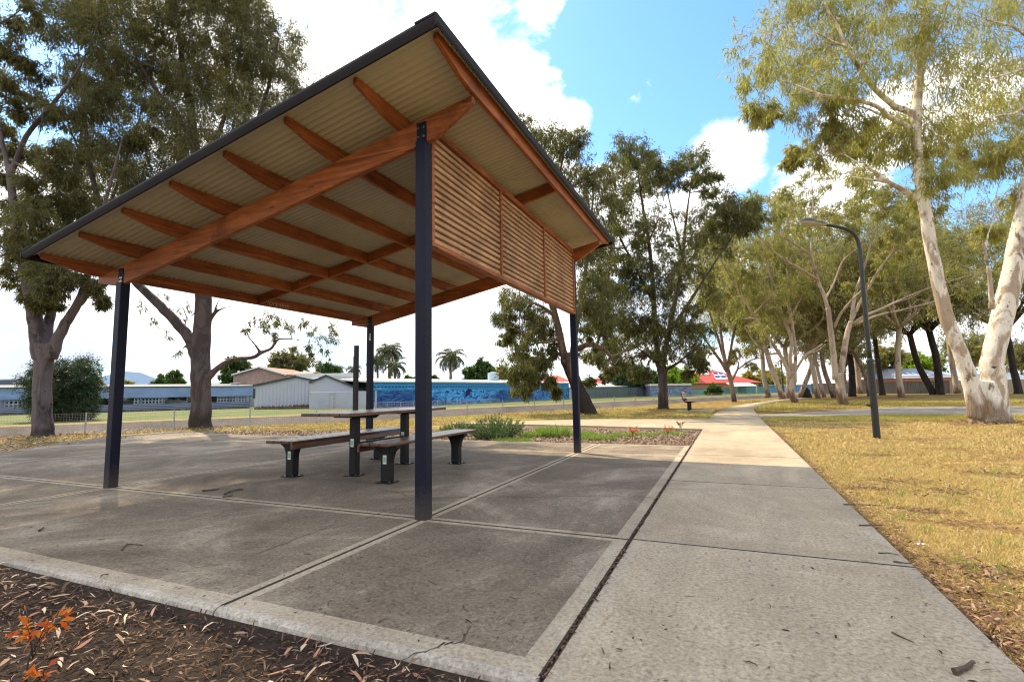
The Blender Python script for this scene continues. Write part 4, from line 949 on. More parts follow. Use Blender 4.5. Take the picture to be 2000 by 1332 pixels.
t, r, ze, zr_, x0, x1 = hip('red_roof_house', 'house with red hipped roof, tall chimney and blue solar panels', 1405, 96, 1335, 1488, 748, 1385, 1420, 722, 10, M['brickred'], M['roofred'])
xc = xpx(1359, 1405, 96); mb = MB(); mb.box((xc-.65, 1.6, ze), (xc+.65, 2.8, zpx(1359, 724, 96))); ch = mb.build('chimney', M['roofred'], r); mb = MB(); mb.box((xc-.75, 1.5, zpx(1359, 724, 96)+.001), (xc+.75, 2.9, zpx(1359, 722, 96))); mb.build('chimney_cap', M['roofred'], ch)
k = (zr_-ze)/5; solar(r, (xpx(1406, 1405, 96), xpx(1430, 1405, 96)), 1.3, 2.5, ze+1.3*k+.05, ze+2.5*k+.05, 2); solar(r, (xpx(1409, 1405, 96), xpx(1431, 1405, 96)), 2.7, 3.9, ze+2.7*k+.05, ze+3.9*k+.05, 2)
solar(r, (xpx(1384, 1405, 96), xpx(1402, 1405, 96)), 3.2, 4.7, ze+3.2*k+.05, ze+4.7*k+.05, 3)
pt_ = bld('patio_cover', 'pale green awning beside the red roofed house', 1455, 88, 'awning'); z = zpx(1455, 749, 88); mb = MB(); mb.add([(-2, 0, z-.5), (2.2, 0, z-.5), (2.2, 3, z+.1), (-2, 3, z+.1), (-2, 0, z-.42), (2.2, 0, z-.42), (2.2, 3, z+.18), (-2, 3, z+.18)], [(0, 3, 2, 1), (4, 5, 6, 7), (0, 1, 5, 4), (1, 2, 6, 5), (2, 3, 7, 6), (3, 0, 4, 7)]); mb.build('cover', M['trimwhite'], pt_)
for x in (-1.9, 2.05): mb = MB(); mb.box((x, .05, 0), (x+.09, .14, z-.505)); mb.build('post', M['white'], pt_)
hip('red_roof_house', 'low pink red hipped roof behind the mural wall', 1070, 82, 1030, 1125, 750, 1052, 1095, 732, 9, M['render'], M['roofred'])
hip('red_roof_house', 'small red roof half hidden by leaves right of the dark leaning gum', 1170, 92, 1140, 1200, 753, 1160, 1175, 738, 8, M['render'], M['roofred'])
wr = bld('white_roof_shed', 'shed with white skillion roof behind the blue grey fence', 1165, 76, 'shed'); z = zpx(1165, 756, 76); mb = MB(); mb.box((-4.2, .3, 0), (4.6, 4, z)); mb.build('wall', M['render'], wr); mb = MB(); mb.add([(-4.4, 0, z+.001), (4.8, 0, z+.001), (4.8, 5, z+.3), (-4.4, 5, z+.9), (-4.4, 0, z+.1), (4.8, 0, z+.1), (4.8, 5, z+.4), (-4.4, 5, z+1.0)], [(0, 3, 2, 1), (4, 5, 6, 7), (0, 1, 5, 4), (1, 2, 6, 5), (2, 3, 7, 6), (3, 0, 4, 7)]); mb.build('roof', M['white'], wr)
t, r, ze, zr_, x0, x1 = hip('grey_roof_house', 'grey roofed brick house with a row of solar panels behind the right fence', 1815, 76, 1758, 1880, 738, 1785, 1850, 717, 10, M['brickred'], M['roofgrey'])
k = (zr_-ze)/5; solar(r, (xpx(1774, 1815, 76), xpx(1832, 1815, 76)), .9, 2.4, ze+.9*k+.05, ze+2.4*k+.05, 5)
hip('tan_roof_house', 'pale roofed house glimpsed right of the forked white gum', 1990, 78, 1945, 2060, 741, 1965, 2030, 728, 9, M['cream_iron'], M['trimwhite'])
hip('tan_roof_house', 'small orange roof glimpsed between dark trunks beyond the lamp post', 1732, 100, 1700, 1762, 742, 1720, 1745, 730, 8, M['render'], M['roofbrown'])

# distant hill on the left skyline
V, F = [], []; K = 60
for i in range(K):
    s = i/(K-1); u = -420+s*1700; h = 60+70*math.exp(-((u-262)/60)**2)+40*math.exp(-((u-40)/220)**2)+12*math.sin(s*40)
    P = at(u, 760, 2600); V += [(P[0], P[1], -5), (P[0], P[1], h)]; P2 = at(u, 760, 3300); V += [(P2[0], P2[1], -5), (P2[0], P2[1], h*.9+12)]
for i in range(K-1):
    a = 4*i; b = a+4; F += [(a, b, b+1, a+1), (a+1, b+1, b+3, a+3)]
struct('hills', V, F, pmat('hill_haze_blue', [(.28, .38, .50), (.32, .42, .54)], .004, rough=1., bump=0, fine=.05, fineamt=.08))  # distance haze is put into the hills as a blue base colour
# ------------------------------------------------------------------ near gums, limb by limb
def T_(name, label, u, v, bk, lf, seed, **kw): return Tree(name, label, g(u, v, ZG), BK[bk], LF[lf], seed, **kw)
LSZ = (.17, .028)
# white forked gum, right
t = T_('gum_tree', 'big white gum with forked pale trunk in the grass at the right', 1932, 826, 'white', 'sunny', 11, leafsize=(.20, .030))
t.limb_px([(1932, 836, 46), (1931, 822, 40), (1928, 795, 36), (1924, 765, 32), (1920, 748, 26)], 22)
t.limb_px([(1908, 815, 22), (1902, 770, 20), (1888, 725, 17.5), (1868, 670, 16.5), (1846, 610, 16), (1818, 481, 14.5), (1801, 376, 13.5), (1791, 300, 12.5), (1790, 220, 12), (1798, 130, 10.5), (1806, 40, 9), (1812, -60, 6), (1820, -190, 3)], 18)
t.limb_px([(1946, 812, 29), (1942, 765, 28), (1938, 725, 26), (1940, 690, 25), (1959, 612, 25), (1984, 500, 24), (2003, 400, 22), (2032, 260, 18), (2062, 80, 13), (2085, -110, 7)], 18)
t.limb_px([(1955, 815, 22), (1978, 829, 12), (2000, 835, 4)], 10); t.limb_px([(1908, 824, 16), (1890, 833, 7)], 8)
L1_ = [[(1788, 226, 9), (1765, 214, 8.5), (1745, 207, 8), (1703, 168, 7, -.5), (1679, 135, 6, -.9), (1652, 93, 5, -1.2), (1640, 60, 4.4, -1.3), (1616, 18, 3.4, -1.5), (1600, -20, 2.6, -1.6), (1575, -70, 1.5, -1.7)],
 [(1790, 262, 8), (1766, 244, 7), (1736, 228, 6.2, -.4), (1709, 207, 5.6, -.8), (1655, 192, 4.8, -1.4), (1604, 186, 4, -2), (1550, 165, 3.0, -2.4), (1520, 156, 2.3, -2.6), (1490, 146, 1.3, -2.8)],
 [(1745, 234, 4.6, -.3), (1685, 210, 3.6, .3), (1607, 191, 2.9, .7), (1568, 193, 2.4, .9), (1532, 183, 1.9, 1), (1490, 174, 1.0, 1.1)],
 [(1604, 189, 2.6, -2), (1590, 193, 2.2, -2), (1544, 213, 1.7, -2.3), (1517, 233, 1.0, -2.5)],
 [(1652, 93, 4, -1.2), (1620, 78, 3.2, -1.6), (1586, 60, 2.6, -1.8), (1560, 38, 2, -2), (1535, 20, 1.2, -2.2)],
 [(1679, 135, 4, -.9), (1700, 100, 3, -1.5), (1705, 50, 2.4, -1.8), (1712, -10, 1.4, -2)],
 [(1798, 392, 8), (1784, 382, 7.5), (1739, 358, 6.2, -.5), (1700, 330, 4.5, -.9), (1686, 316, 3, -1.1)],
 [(1735, 357, 4.2, -.5), (1692, 350, 3.2, -.8), (1655, 342, 2.7, -1), (1610, 310, 2.1, -1.3), (1550, 309, 1.2, -1.6)],
 [(1800, 120, 6), (1830, 70, 5, -.5), (1850, 10, 4, -.8), (1862, -60, 2.5, -1)], [(1806, 40, 5), (1780, -10, 4, .6), (1740, -70, 2.6, 1)],
 [(2040, 215, 8), (2015, 150, 6.5, -1), (2000, 137, 5.5, -1.2), (1950, 150, 4.2, -1.8), (1890, 165, 2.2, -2.2)],
 [(2030, 262, 7), (2000, 217, 5.6, -.8), (1979, 223, 4.8, -1.2), (1940, 228, 3.4, -1.8), (1900, 245, 1.8, -2.2)],
 [(2050, 120, 6), (1990, 60, 4.6, -1.5), (1930, 40, 3.2, -2), (1880, 20, 1.8, -2.4)],
 [(1938, 605, 9, -.35), (1936, 580, 7, -.45), (1931, 525, 5.6, -.5), (1925, 497, 5, -.55), (1928, 466, 4, -.6), (1939, 431, 3, -.6), (1950, 400, 1.6, -.6)],
 [(1925, 500, 3.6, -.55), (1916, 478, 3, -.5), (1905, 466, 2, -.5)], [(1790, 300, 6, .3), (1840, 290, 4, .8), (1880, 275, 2.4, 1.2)], [(1795, 345, 5, -.3), (1840, 360, 3.5, -.9), (1880, 345, 2, -1.2)]]
for l in L1_: t.limb_px(l, 8)
cl = [(1530,45,58),(1590,18,62),(1488,105,46),(1540,108,55),(1478,158,32),(1602,105,55),(1655,62,55),(1700,18,55),(1652,150,48),(1562,155,36),(1580,212,38),(1484,214,20),(1505,228,14),(1722,108,52),(1760,58,55),(1800,98,48),(1842,55,62),(1900,38,72),(1968,58,72),(1862,148,62),(1930,148,72),(1988,160,56),(1835,218,54),(1892,228,62),(1948,222,54),(1790,300,34),(1700,288,42),(1655,300,38),(1605,302,28),(1562,288,20),(1545,312,14),(1725,272,38),(1805,262,42),(1852,300,40),(1812,395,26),(1835,345,30),(1985,300,36),(1990,385,34),(1960,300,32),(1640,205,34),(1690,245,30),(1620,255,20),(1930,455,22),(1900,320,36),(1555,-30,60),(1640,-40,60),(1730,-60,70),(1830,-90,80),(1930,-60,80),(2030,-40,90),(2060,120,80),(2070,250,70),(1780,-170,90),(1900,-200,100),(2060,-190,110)]
for (u, v, r) in cl: t.clump_px(u, v, r*1.28, (t.rg.random()-.5)*3.4, .85, nsub=16, tw=6, lv=14, rmax=.16, droop=1.0)
t.build(remesh=.045)

# left forked gum
t = T_('gum_tree', 'tall grey gum forking into three limbs at the left edge beside the fence', 82, 853, 'grey', 'olive', 12, leafsize=(.19, .034))
t.limb_px([(84, 860, 29), (83, 848, 24), (83, 800, 21), (83, 740, 20), (86, 700, 21), (90, 672, 20)], 20)
t.limb_px([(80, 700, 20), (74, 660, 19), (66, 610, 16.5), (56, 560, 14.5), (45, 505, 12.5), (34, 440, 11), (24, 380, 10), (20, 335, 9.5)], 14)
t.limb_px([(90, 690, 16), (93, 640, 13, .3), (101, 605, 11.5, .6), (111, 570, 10.5, .9), (122, 525, 9, 1.1), (132, 470, 8, 1.3), (146, 380, 6.5, 1.5), (158, 280, 5, 1.6), (165, 160, 3.5, 1.8), (170, 40, 2, 2)], 12)
t.limb_px([(98, 700, 17), (112, 664, 13.5), (128, 632, 12), (148, 600, 10.5), (160, 575, 9.5), (168, 552, 8), (176, 520, 7.5, -.3), (190, 450, 6, -.5), (215, 360, 4.5, -.8), (240, 270, 3, -1)], 12)
t.limb_px([(156, 594, 7.5), (175, 572, 7, -.2), (205, 556, 6, -.5), (235, 530, 5, -.8), (290, 470, 3.5, -1.2), (350, 400, 2, -1.5)], 9)
for l in [[(22, 340, 8), (30, 318, 7.5), (52, 266, 7), (92, 217, 6.2), (118, 185, 5.4), (150, 140, 4.2), (180, 80, 3), (200, 10, 1.8)], [(20, 340, 7.5), (8, 295, 7), (0, 255, 6), (-15, 180, 4.5), (-20, 80, 3)],
 [(85, 225, 4), (75, 270, 2.5, -.5), (60, 310, 1.6, -.7)], [(-40, 60, 3), (0, 45, 4, -.6), (28, 30, 3.4, -.7), (50, 8, 2.2, -.8)], [(30, 318, 4.5), (70, 345, 3, -.6), (100, 380, 1.8, -.8)], [(124, 520, 2.6, 1.1), (150, 500, 2, .6), (172, 508, 1.4, .4)]]: t.limb_px(l, 8)
for (u, v, r) in [(28,445,38),(55,500,32),(88,535,30),(68,585,22),(112,555,24),(130,510,22),(18,485,30),(12,540,24),(100,590,16),(202,588,14),(190,560,16),(48,400,30),(20,250,30),(72,200,32),(22,60,36),(42,120,26),(12,165,26),(98,230,34),(60,300,26),(102,330,36),(142,300,36),(26,215,22),(120,380,36),(80,420,34),(150,430,30),(120,460,26),(12,350,26),(15,100,30),(60,20,30),(-30,300,60),(-40,120,80),(-20,-60,90),(80,-120,90),(-50,440,50),(150,540,12),(44,350,24),(70,520,30),(95,560,24),(40,470,30),(110,535,26),(60,560,22),(25,420,30),(85,470,30),(60,400,30),(100,300,32),(20,300,28),(130,340,30),(60,140,30)]:
    t.clump_px(u, v, r, (t.rg.random()-.5)*3, .85, nsub=14, tw=6, lv=14, rmax=.2)
t.build(remesh=.04)

# second left gum with the big crown
t = T_('gum_tree', 'massive peeling gum with huge dense crown behind the shelter roof on the left', 391, 837, 'strip', 'olive', 13, leafsize=(.185, .032))
t.limb_px([(392, 846, 29), (391, 832, 24), (392, 780, 20.5), (392, 720, 20), (393, 660, 19), (397, 600, 17.5), (398, 540, 16.5), (396, 460, 15), (390, 370, 13), (380, 280, 11), (368, 190, 8.5), (352, 90, 6), (340, -20, 4), (330, -150, 2)], 20)
t.limb_px([(385, 695, 15), (372, 665, 12.5), (350, 637, 11.5), (322, 606, 11), (290, 575, 10), (262, 548, 9.5), (230, 500, 8.5, -.4), (200, 420, 7.5, -.8), (178, 330, 6.2, -1), (165, 230, 4.8, -1.2), (155, 130, 3.4, -1.3), (150, 30, 2, -1.4)], 12)
for l in [[(408, 628, 5), (420, 612, 4), (434, 603, 2.8), (459, 598, 1.2)], [(416, 616, 3), (424, 594, 2.4), (433, 576, 1.6)],
 [(406, 738, 9), (420, 724, 7), (440, 709, 6.2), (462, 701, 5.4), (480, 700, 5), (498, 697, 4.8), (508, 690, 4.6), (529, 681, 3.8), (537, 670, 3.4), (547, 662, 2.8), (570, 662, 2.2), (594, 666, 1.8), (615, 668, 1.3), (640, 668, .8)],
 [(509, 690, 3.6), (500, 676, 2.8), (486, 660, 2.2), (472, 654, 1.2)], [(485, 660, 2), (489, 651, 1.6), (499, 644, 1.4), (517, 642, 1.1), (542, 644, .6)], [(540, 672, 1.8), (552, 682, 1.4), (564, 680, 1.1), (582, 682, .6)],
 [(374, 690, 3), (362, 676, 2.4), (356, 686, 1.8), (350, 700, 1)], [(384, 610, 3), (372, 618, 2), (360, 626, 1.2)],
 [(396, 470, 9), (430, 400, 8, -.6), (470, 320, 6.5, -1), (505, 230, 5, -1.4), (530, 150, 3.6, -1.6), (545, 70, 2.2, -1.8)], [(388, 360, 8), (420, 280, 6.5, .8), (450, 190, 5, 1.4), (470, 90, 3.4, 1.8), (480, -30, 2, 2)],
 [(384, 300, 7), (350, 230, 6, -.8), (300, 170, 4.6, -1.4), (260, 100, 3.4, -1.8), (230, 20, 2, -2)], [(205, 430, 5, -.8), (240, 330, 4, .2), (270, 240, 3, .8), (290, 150, 2, 1.2)],
 [(230, 320, 3.2), (275, 328, 2.6), (305, 334, 2.2), (330, 345, 2)], [(180, 335, 4, -1), (140, 260, 3.2, -1.8), (120, 180, 2.2, -2.2), (115, 90, 1.4, -2.4)]]: t.limb_px(l, 8)
t.region([(112, -20), (88, 50), (128, 130), (122, 300), (112, 420), (150, 445), (240, 385), (340, 320), (450, 250), (535, 195), (574, 140), (562, 70), (522, 0), (520, -30)], 112, 44, 2.8, nsub=14, tw=6, lv=15, holes=((290, 150, 20), (255, 200, 16), (190, 190, 14), (355, 185, 12), (460, 60, 16), (148, 235, 12)), rmax=.25, mind=.5)
t.region([(120, -20), (520, -30), (540, -140), (420, -300), (220, -300), (90, -150)], 34, 70, 3., nsub=14, tw=6, lv=12, rmax=.25)
t.region([(330, 330), (460, 260), (640, 140), (720, 250), (600, 420), (420, 440)], 20, 60, 2.6, nsub=12, tw=5, lv=12, rmax=.25)
for (u, v, r) in [(505,625,16),(530,614,16),(548,630,14),(520,640,10),(562,640,11),(590,632,10),(612,648,14),(628,664,16),(650,640,13),(655,658,13),(640,688,13),(600,676,9),(575,681,7),(606,692,7),(480,645,6),(535,655,8)]:
    t.clump_px(u, v, r, (t.rg.random()-.5)*1.2, .85, nsub=7, tw=3, lv=5, rmax=.06, droop=.6)
for (u, v, r) in [(345,600,12),(362,630,10),(350,688,8),(330,655,9),(372,600,9),(300,625,8),(282,598,10),(318,580,10)]: t.clump_px(u, v, r, .3, 1, nsub=5, tw=2, lv=4, rmax=.08)
t.build(remesh=.045)

# leaning dark gum right of the shelter
t = T_('gum_tree', 'leaning gum with dark lower trunk seen behind the far right shelter post', 1146, 809, 'dark', 'dark', 14, leafsize=(.20, .046))
t.limb_px([(1152, 816, 20), (1148, 803, 16), (1138, 778, 14), (1124, 748, 12.5), (1113, 722, 11.5), (1105, 702, 11)], 14)
t.limb_px([(1106, 710, 9), (1098, 680, 8), (1090, 640, 7.5), (1080, 602, 7), (1070, 560, 6), (1066, 500, 5.5), (1076, 430, 5), (1090, 360, 3.8), (1100, 300, 2.5), (1105, 260, 1.4)], 10)
for l in [[(1110, 715, 8), (1118, 690, 7), (1130, 680, 6.6), (1152, 673, 6), (1170, 678, 5), (1185, 687, 4.4), (1195, 702, 3.2), (1199, 712, 1.5)], [(1190, 700, 3.2), (1212, 690, 2.6), (1240, 678, 1.6)], [(1116, 700, 7), (1122, 660, 6, .5), (1132, 600, 5.4, .8), (1145, 520, 4.6, 1), (1155, 430, 3.4, 1.2), (1160, 350, 2, 1.3)],
 [(1086, 620, 4.5), (1060, 600, 3.4, -.5), (1030, 590, 2.4, -.8), (1000, 590, 1.2, -1)], [(1094, 660, 4), (1070, 668, 3, -.5), (1040, 672, 2.2, -.7), (1015, 690, 1.2, -.9)], [(1074, 440, 4), (1050, 380, 3, -.6), (1040, 300, 2, -.9)], [(1080, 400, 3.6), (1110, 350, 2.6, .4), (1128, 310, 1.6, .6)], [(1018, 690, 1.6, -.9), (1024, 715, 1.5, -.9), (1034, 745, .9, -.9)]]: t.limb_px(l, 8)
for (u, v, r) in [(990,585,22),(982,618,16),(1000,645,13),(1032,600,22),(1052,636,19),(1078,655,16),(1040,668,17),(1016,690,18),(1006,716,22),(1036,728,24),(1012,740,20),(1052,738,18),(1085,765,9),(1075,745,9),(1040,262,24),(1016,238,16),(1078,262,24),(1112,288,28),(1132,318,28),(1060,322,28),(1098,340,28),(1140,380,28),(1150,430,28),(1128,262,18),(1160,345,20),(1150,480,28),(1160,530,28),(1170,580,28),(1150,600,22),(1180,640,20),(1165,700,14),(1195,725,12),(1215,712,12),(1090,565,18),(1060,560,18),(1100,450,30),(1060,400,30),(1180,400,24),(1185,735,9),(1150,745,8),(1180,480,26),(1145,650,16),(1030,290,26),(1055,355,28),(1090,300,24),(1120,420,30),(1160,620,26),(1140,560,28),(1190,560,28),(1190,610,28),(1120,500,28),(1200,430,26),(1175,345,24),(1205,670,22),(1150,690,18),(1050,620,22),(1075,690,16),(1010,600,20),(1030,640,20),(990,665,14),(1060,700,16),(1020,760,16),(1200,330,22),(1130,470,26)]:
    t.clump_px(u, v, r*1.32, (t.rg.random()-.5)*3.4, .9, nsub=15, tw=6, lv=11, rmax=.2, droop=1.)
t.build(remesh=.05)
# upright dark-crowned gum behind the bed
t = T_('gum_tree', 'upright grey trunked gum with dense dark crown between shelter and park bench', 1295, 799, 'strip', 'dark', 15, leafsize=(.21, .052))
t.limb_px([(1296, 804, 14), (1295, 796, 11), (1295, 760, 9.5), (1293, 728, 9.5), (1290, 705, 9)], 14)
for l in [[(1287, 715, 7), (1283, 680, 6), (1279, 630, 5.6), (1275, 560, 5), (1268, 480, 4.2), (1255, 400, 3), (1245, 330, 1.8)], [(1294, 712, 7), (1304, 660, 6, .4), (1318, 590, 5.2, .7), (1332, 520, 4.4, .9), (1338, 450, 3.4, 1), (1345, 390, 2.2, 1.1), (1355, 340, 1.2, 1.2)], [(1301, 722, 4), (1322, 710, 3.2, -.5), (1338, 697, 2.6, -.8), (1362, 680, 1.4, -1)], [(1286, 712, 3.8), (1277, 703, 3.2, -.4), (1262, 692, 2.6, -.7), (1235, 672, 1.4, -1)], [(1300, 660, 4.4), (1340, 600, 3.6, -.5), (1385, 530, 2.8, -.8), (1425, 470, 2.2, -1), (1455, 430, 1.2, -1.2)], [(1276, 590, 4), (1240, 520, 3.2, .6), (1205, 450, 2.4, 1), (1190, 380, 1.4, 1.2)], [(1332, 500, 3), (1318, 440, 2.4, -.3), (1305, 380, 1.8, -.5), (1298, 330, 1.1, -.6)]]: t.limb_px(l, 8)
t.region([(1160, 620), (1170, 470), (1195, 345), (1232, 290), (1262, 300), (1292, 330), (1300, 400), (1290, 470), (1330, 500), (1400, 470), (1400, 540), (1378, 610), (1372, 690), (1330, 655), (1250, 715), (1185, 690)], 64, 30, 2.6, nsub=14, tw=6, lv=11, holes=((1222, 388, 14), (1325, 440, 18)), rmax=.22, mind=.6)
for (u, v, r) in [(1240,288,24),(1222,310,22),(1262,315,20),(1335,318,22),(1360,302,20),(1322,335,18),(1375,335,18),(1395,345,12),(1345,360,16),(1385,375,14),(1410,400,22),(1435,395,26),(1460,412,22),(1475,425,14),(1450,435,22),(1420,430,26),(1400,455,24),(1475,400,10),(1360,430,26),(1385,450,26),(1410,415,24),(1445,415,24),(1350,470,24),(1420,450,22),(1465,438,18),(1300,360,18),(1262,735,8),(1240,730,10),(1350,700,16),(1372,715,10),(1340,730,8),(1300,330,18),(1278,345,18)]:
    t.clump_px(u, v, r*1.3, (t.rg.random()-.5)*2.8, .85, nsub=15, tw=6, lv=11, rmax=.2)
t.build(remesh=.05)

# avenue gums beyond, traced limbs
def gum(label, u, v, bk, lf, seed, limbs, poly, n, r, dsp=3., ls=(.26, .06), holes=(), lv=10, nsub=11, extra=(), ws=.72):
    n = int(n*.86)
    t = T_('gum_tree', label, u, v, bk, lf, seed, leafsize=ls, group='gum trees along the park path')
    for l in limbs: t.limb_px([(q[0], q[1], q[2]*ws)+tuple(q[3:]) for q in l], 10 if l[0][2] > 6 else 7)
    t.region(poly, n, r, dsp, nsub=nsub, tw=5, lv=lv, holes=holes, rmax=.3)
    for (a, b, c) in extra: t.clump_px(a, b, c, (t.rg.random()-.5)*2, .85, nsub=10, tw=5, lv=lv, rmax=.25)
    return t.build()
gum('slender brown gum with many upswept stems near the park bench', 1434, 785, 'brown', 'mid', 21,
 [[(1435, 789, 9), (1434, 782, 7.5), (1429, 752, 6.5), (1421, 722, 6.5)], [(1420, 726, 5), (1408, 706, 4.2), (1395, 688, 3.8), (1378, 664, 3, -.8), (1366, 640, 1.8, -1)], [(1420, 724, 5), (1414, 690, 4.2), (1408, 650, 3.6), (1402, 600, 3), (1394, 550, 2.2), (1385, 500, 1.4)], [(1421, 722, 4.6), (1426, 690, 4), (1434, 645, 3.4), (1441, 600, 2.6), (1446, 560, 1.6)], [(1418, 715, 4), (1402, 660, 3.4, .6), (1386, 610, 2.6, .9), (1375, 560, 1.6, 1)], [(1430, 742, 3.6), (1440, 722, 2.8), (1443, 708, 1.8)], [(1440, 722, 2.2), (1470, 702, 1.8), (1500, 700, 1)]],
 [(1365, 640), (1365, 520), (1390, 455), (1440, 470), (1480, 560), (1475, 690), (1440, 690), (1400, 640)], 30, 20, 3.2, extra=((1425, 705, 14), (1435, 690, 14), (1372, 690, 14), (1465, 715, 12), (1400, 590, 16), (1450, 640, 16), (1412, 540, 16)))
gum('pale gum with low fork and spreading limbs left of the largest avenue gum', 1552, 787, 'far', 'mid', 22,
 [[(1556, 792, 13), (1552, 784, 10.5), (1546, 762, 9.5), (1550, 740, 9), (1549, 726, 9)], [(1545, 738, 6), (1534, 712, 5.4), (1520, 688, 5), (1502, 660, 4.4, -.6), (1478, 625, 3.6, -1), (1450, 580, 2.8, -1.3), (1420, 530, 2, -1.6), (1395, 480, 1.2, -1.8)], [(1549, 730, 6.5), (1543, 700, 5.6), (1546, 665, 5.2), (1536, 635, 4.4), (1522, 600, 3.6), (1505, 540, 2.8), (1490, 480, 1.8)], [(1550, 728, 5.6), (1554, 690, 5), (1548, 640, 4.4, .5), (1540, 590, 3.6, .8), (1538, 520, 2.6, 1), (1540, 450, 1.5, 1.2)], [(1552, 727, 4.6), (1564, 706, 4), (1575, 692, 3.6), (1590, 683, 3), (1606, 672, 1.8)], [(1580, 690, 2.6), (1598, 684, 2.2), (1612, 672, 1.2)], [(1520, 690, 3.4), (1500, 690, 2.6, -.6), (1475, 670, 2, -.9), (1455, 640, 1.2, -1)], [(1536, 640, 3), (1560, 590, 2.4, -.6), (1578, 560, 1.4, -.8)]],
 [(1400, 470), (1440, 400), (1510, 360), (1570, 400), (1600, 500), (1590, 600), (1540, 650), (1470, 640), (1420, 570)], 46, 24, 3.5, holes=((1440, 470, 16), (1505, 420, 14)))
gum('largest avenue gum with mottled twin trunks behind the street lamp', 1645, 791, 'far', 'mid', 23,
 [[(1648, 797, 20), (1646, 786, 16), (1643, 765, 14), (1640, 745, 13), (1637, 728, 12)], [(1632, 742, 9), (1629, 705, 9), (1624, 660, 8.2), (1620, 625, 7.6), (1617, 600, 7)], [(1617, 604, 6), (1610, 578, 5.4), (1598, 550, 5), (1590, 520, 4.4), (1585, 502, 3.8), (1578, 494, 3.4), (1560, 482, 3, -.6), (1540, 470, 2.6, -.9), (1510, 450, 2, -1.2), (1490, 425, 1.2, -1.4)], [(1598, 548, 4.4), (1580, 536, 3.8, -.5), (1560, 523, 3.4, -.8), (1535, 510, 3, -1.2), (1512, 492, 2.6, -1.5), (1488, 468, 2, -1.8), (1470, 450, 1.1, -2)], [(1586, 505, 3.2), (1583, 450, 2.6, .5), (1588, 400, 2, .8), (1585, 350, 1.2, 1)], [(1642, 735, 9), (1648, 690, 9), (1655, 650, 8), (1662, 628, 7.4)], [(1662, 632, 6), (1666, 600, 5.6), (1673, 565, 5), (1684, 535, 4, .4), (1700, 480, 3, .8), (1712, 420, 2, 1)], [(1664, 625, 5.6), (1676, 598, 5), (1690, 573, 4.6), (1722, 520, 3.8, -.8), (1750, 487, 3, -1.2), (1790, 445, 2, -1.5)], [(1666, 632, 5.2), (1692, 616, 4.4, -.6), (1719, 604, 4, -.9), (1752, 589, 3.4, -1.3), (1800, 568, 2.8, -1.6), (1860, 548, 2, -2), (1920, 530, 1.2, -2.3)], [(1668, 634, 4.6), (1700, 621, 4, .4), (1728, 612, 3.6, .6), (1760, 606, 3.1, .8), (1820, 590, 2.4, 1), (1890, 566, 1.4, 1.2)], [(1629, 640, 4.6), (1640, 616, 4.2, -.4), (1650, 602, 3.8, -.6), (1664, 586, 3.2, -.8), (1690, 560, 2, -1)], [(1613, 582, 3.6), (1624, 562, 3.2, .4), (1634, 540, 3, .6), (1645, 512, 2.6, .8), (1660, 496, 2.2, 1), (1690, 475, 1.2, 1.2)]],
 [(1480, 430), (1500, 360), (1560, 320), (1640, 330), (1720, 340), (1790, 400), (1830, 470), (1800, 540), (1720, 520), (1650, 470), (1570, 440)], 40, 26, 3.2, holes=((1600, 400, 16), (1690, 420, 18), (1545, 400, 14)), extra=((1850, 540, 22), (1900, 560, 22), (1880, 500, 24), (1940, 530, 22), (1830, 600, 18), (1660, 560, 16), (1700, 560, 18), (1750, 450, 22), (1740, 560, 16)))

# rows behind: own trunks, generated crowns
GR = 'gum trees along the park path'
def row(label, u, v, bk, lf, seed, h, lean=(0, 0), **kw):
    kw['fork'] = kw.get('fork', .3)*1.12; kw['r'] = kw.get('r', .4)*.62
    k = dict(leafsize=(.34, .08), nsub=9, tw=4, lv=8, clr=.115, group=GR, per=2); h = h*(.98 if h < 16.5 else .90); k.update(kw)
    return auto_tree('gum_tree', label, g(u, v, ZG), bk, lf, seed, h, lean=lean, **k)
row('pale trunked gum leaning left beside the distant lamp pole', 1528, 780, 'far', 'mid', 31, 15, (-.22, 0), fork=.32, r=.42, nl=4)
row('pale gum with brown foot half hidden behind the low forked gum', 1540, 778.5, 'far', 'rear', 32, 17, (.0, .05), fork=.3, r=.42, nl=4)
row('thin pale gum leaning right behind the low forked gum', 1563, 777.5, 'far', 'mid', 33, 14, (.36, 0), fork=.34, r=.36, nl=3)
row('straight grey gum between the two largest avenue gums', 1597, 778, 'far', 'rear', 34, 17, (-.10, 0), fork=.26, r=.38, nl=5)
row('slim pale gum just right of the straight grey gum', 1609, 776, 'far', 'rear', 35, 16, (-.04, 0), fork=.4, r=.28, nl=4)
row('slim tan gum close left of the mottled twin trunk', 1628, 777.5, 'brown', 'rear', 36, 17, (-.12, 0), fork=.35, r=.36, nl=4)
row('black trunked gum directly behind the mottled twin trunk', 1665, 774, 'ironbark', 'rear', 37, 18, (-.03, 0), fork=.4, r=.55, nl=5)
row('rusty leaning gum in front of the grey fence left of the lamp', 1699, 774, 'brown', 'rear', 38, 13, (-.25, 0), fork=.35, r=.36, nl=4)
row('black trunked gum partly covered by the street lamp pole', 1724, 772, 'ironbark', 'rear', 39, 19, (-.04, 0), fork=.35, r=.45, nl=5)
row('pale slim gum standing alone right of the street lamp', 1761, 776.5, 'far', 'rear', 40, 16, (.05, 0), fork=.36, r=.42, nl=5)
row('black gum leaning left in front of the solar panel house', 1822, 771, 'ironbark', 'rear', 41, 17, (-.22, 0), fork=.4, r=.55, nl=5)
row('upright black gum next to the leaning one at the right fence', 1837, 771, 'ironbark', 'rear', 42, 20, (-.06, 0), fork=.35, r=.6, nl=6)
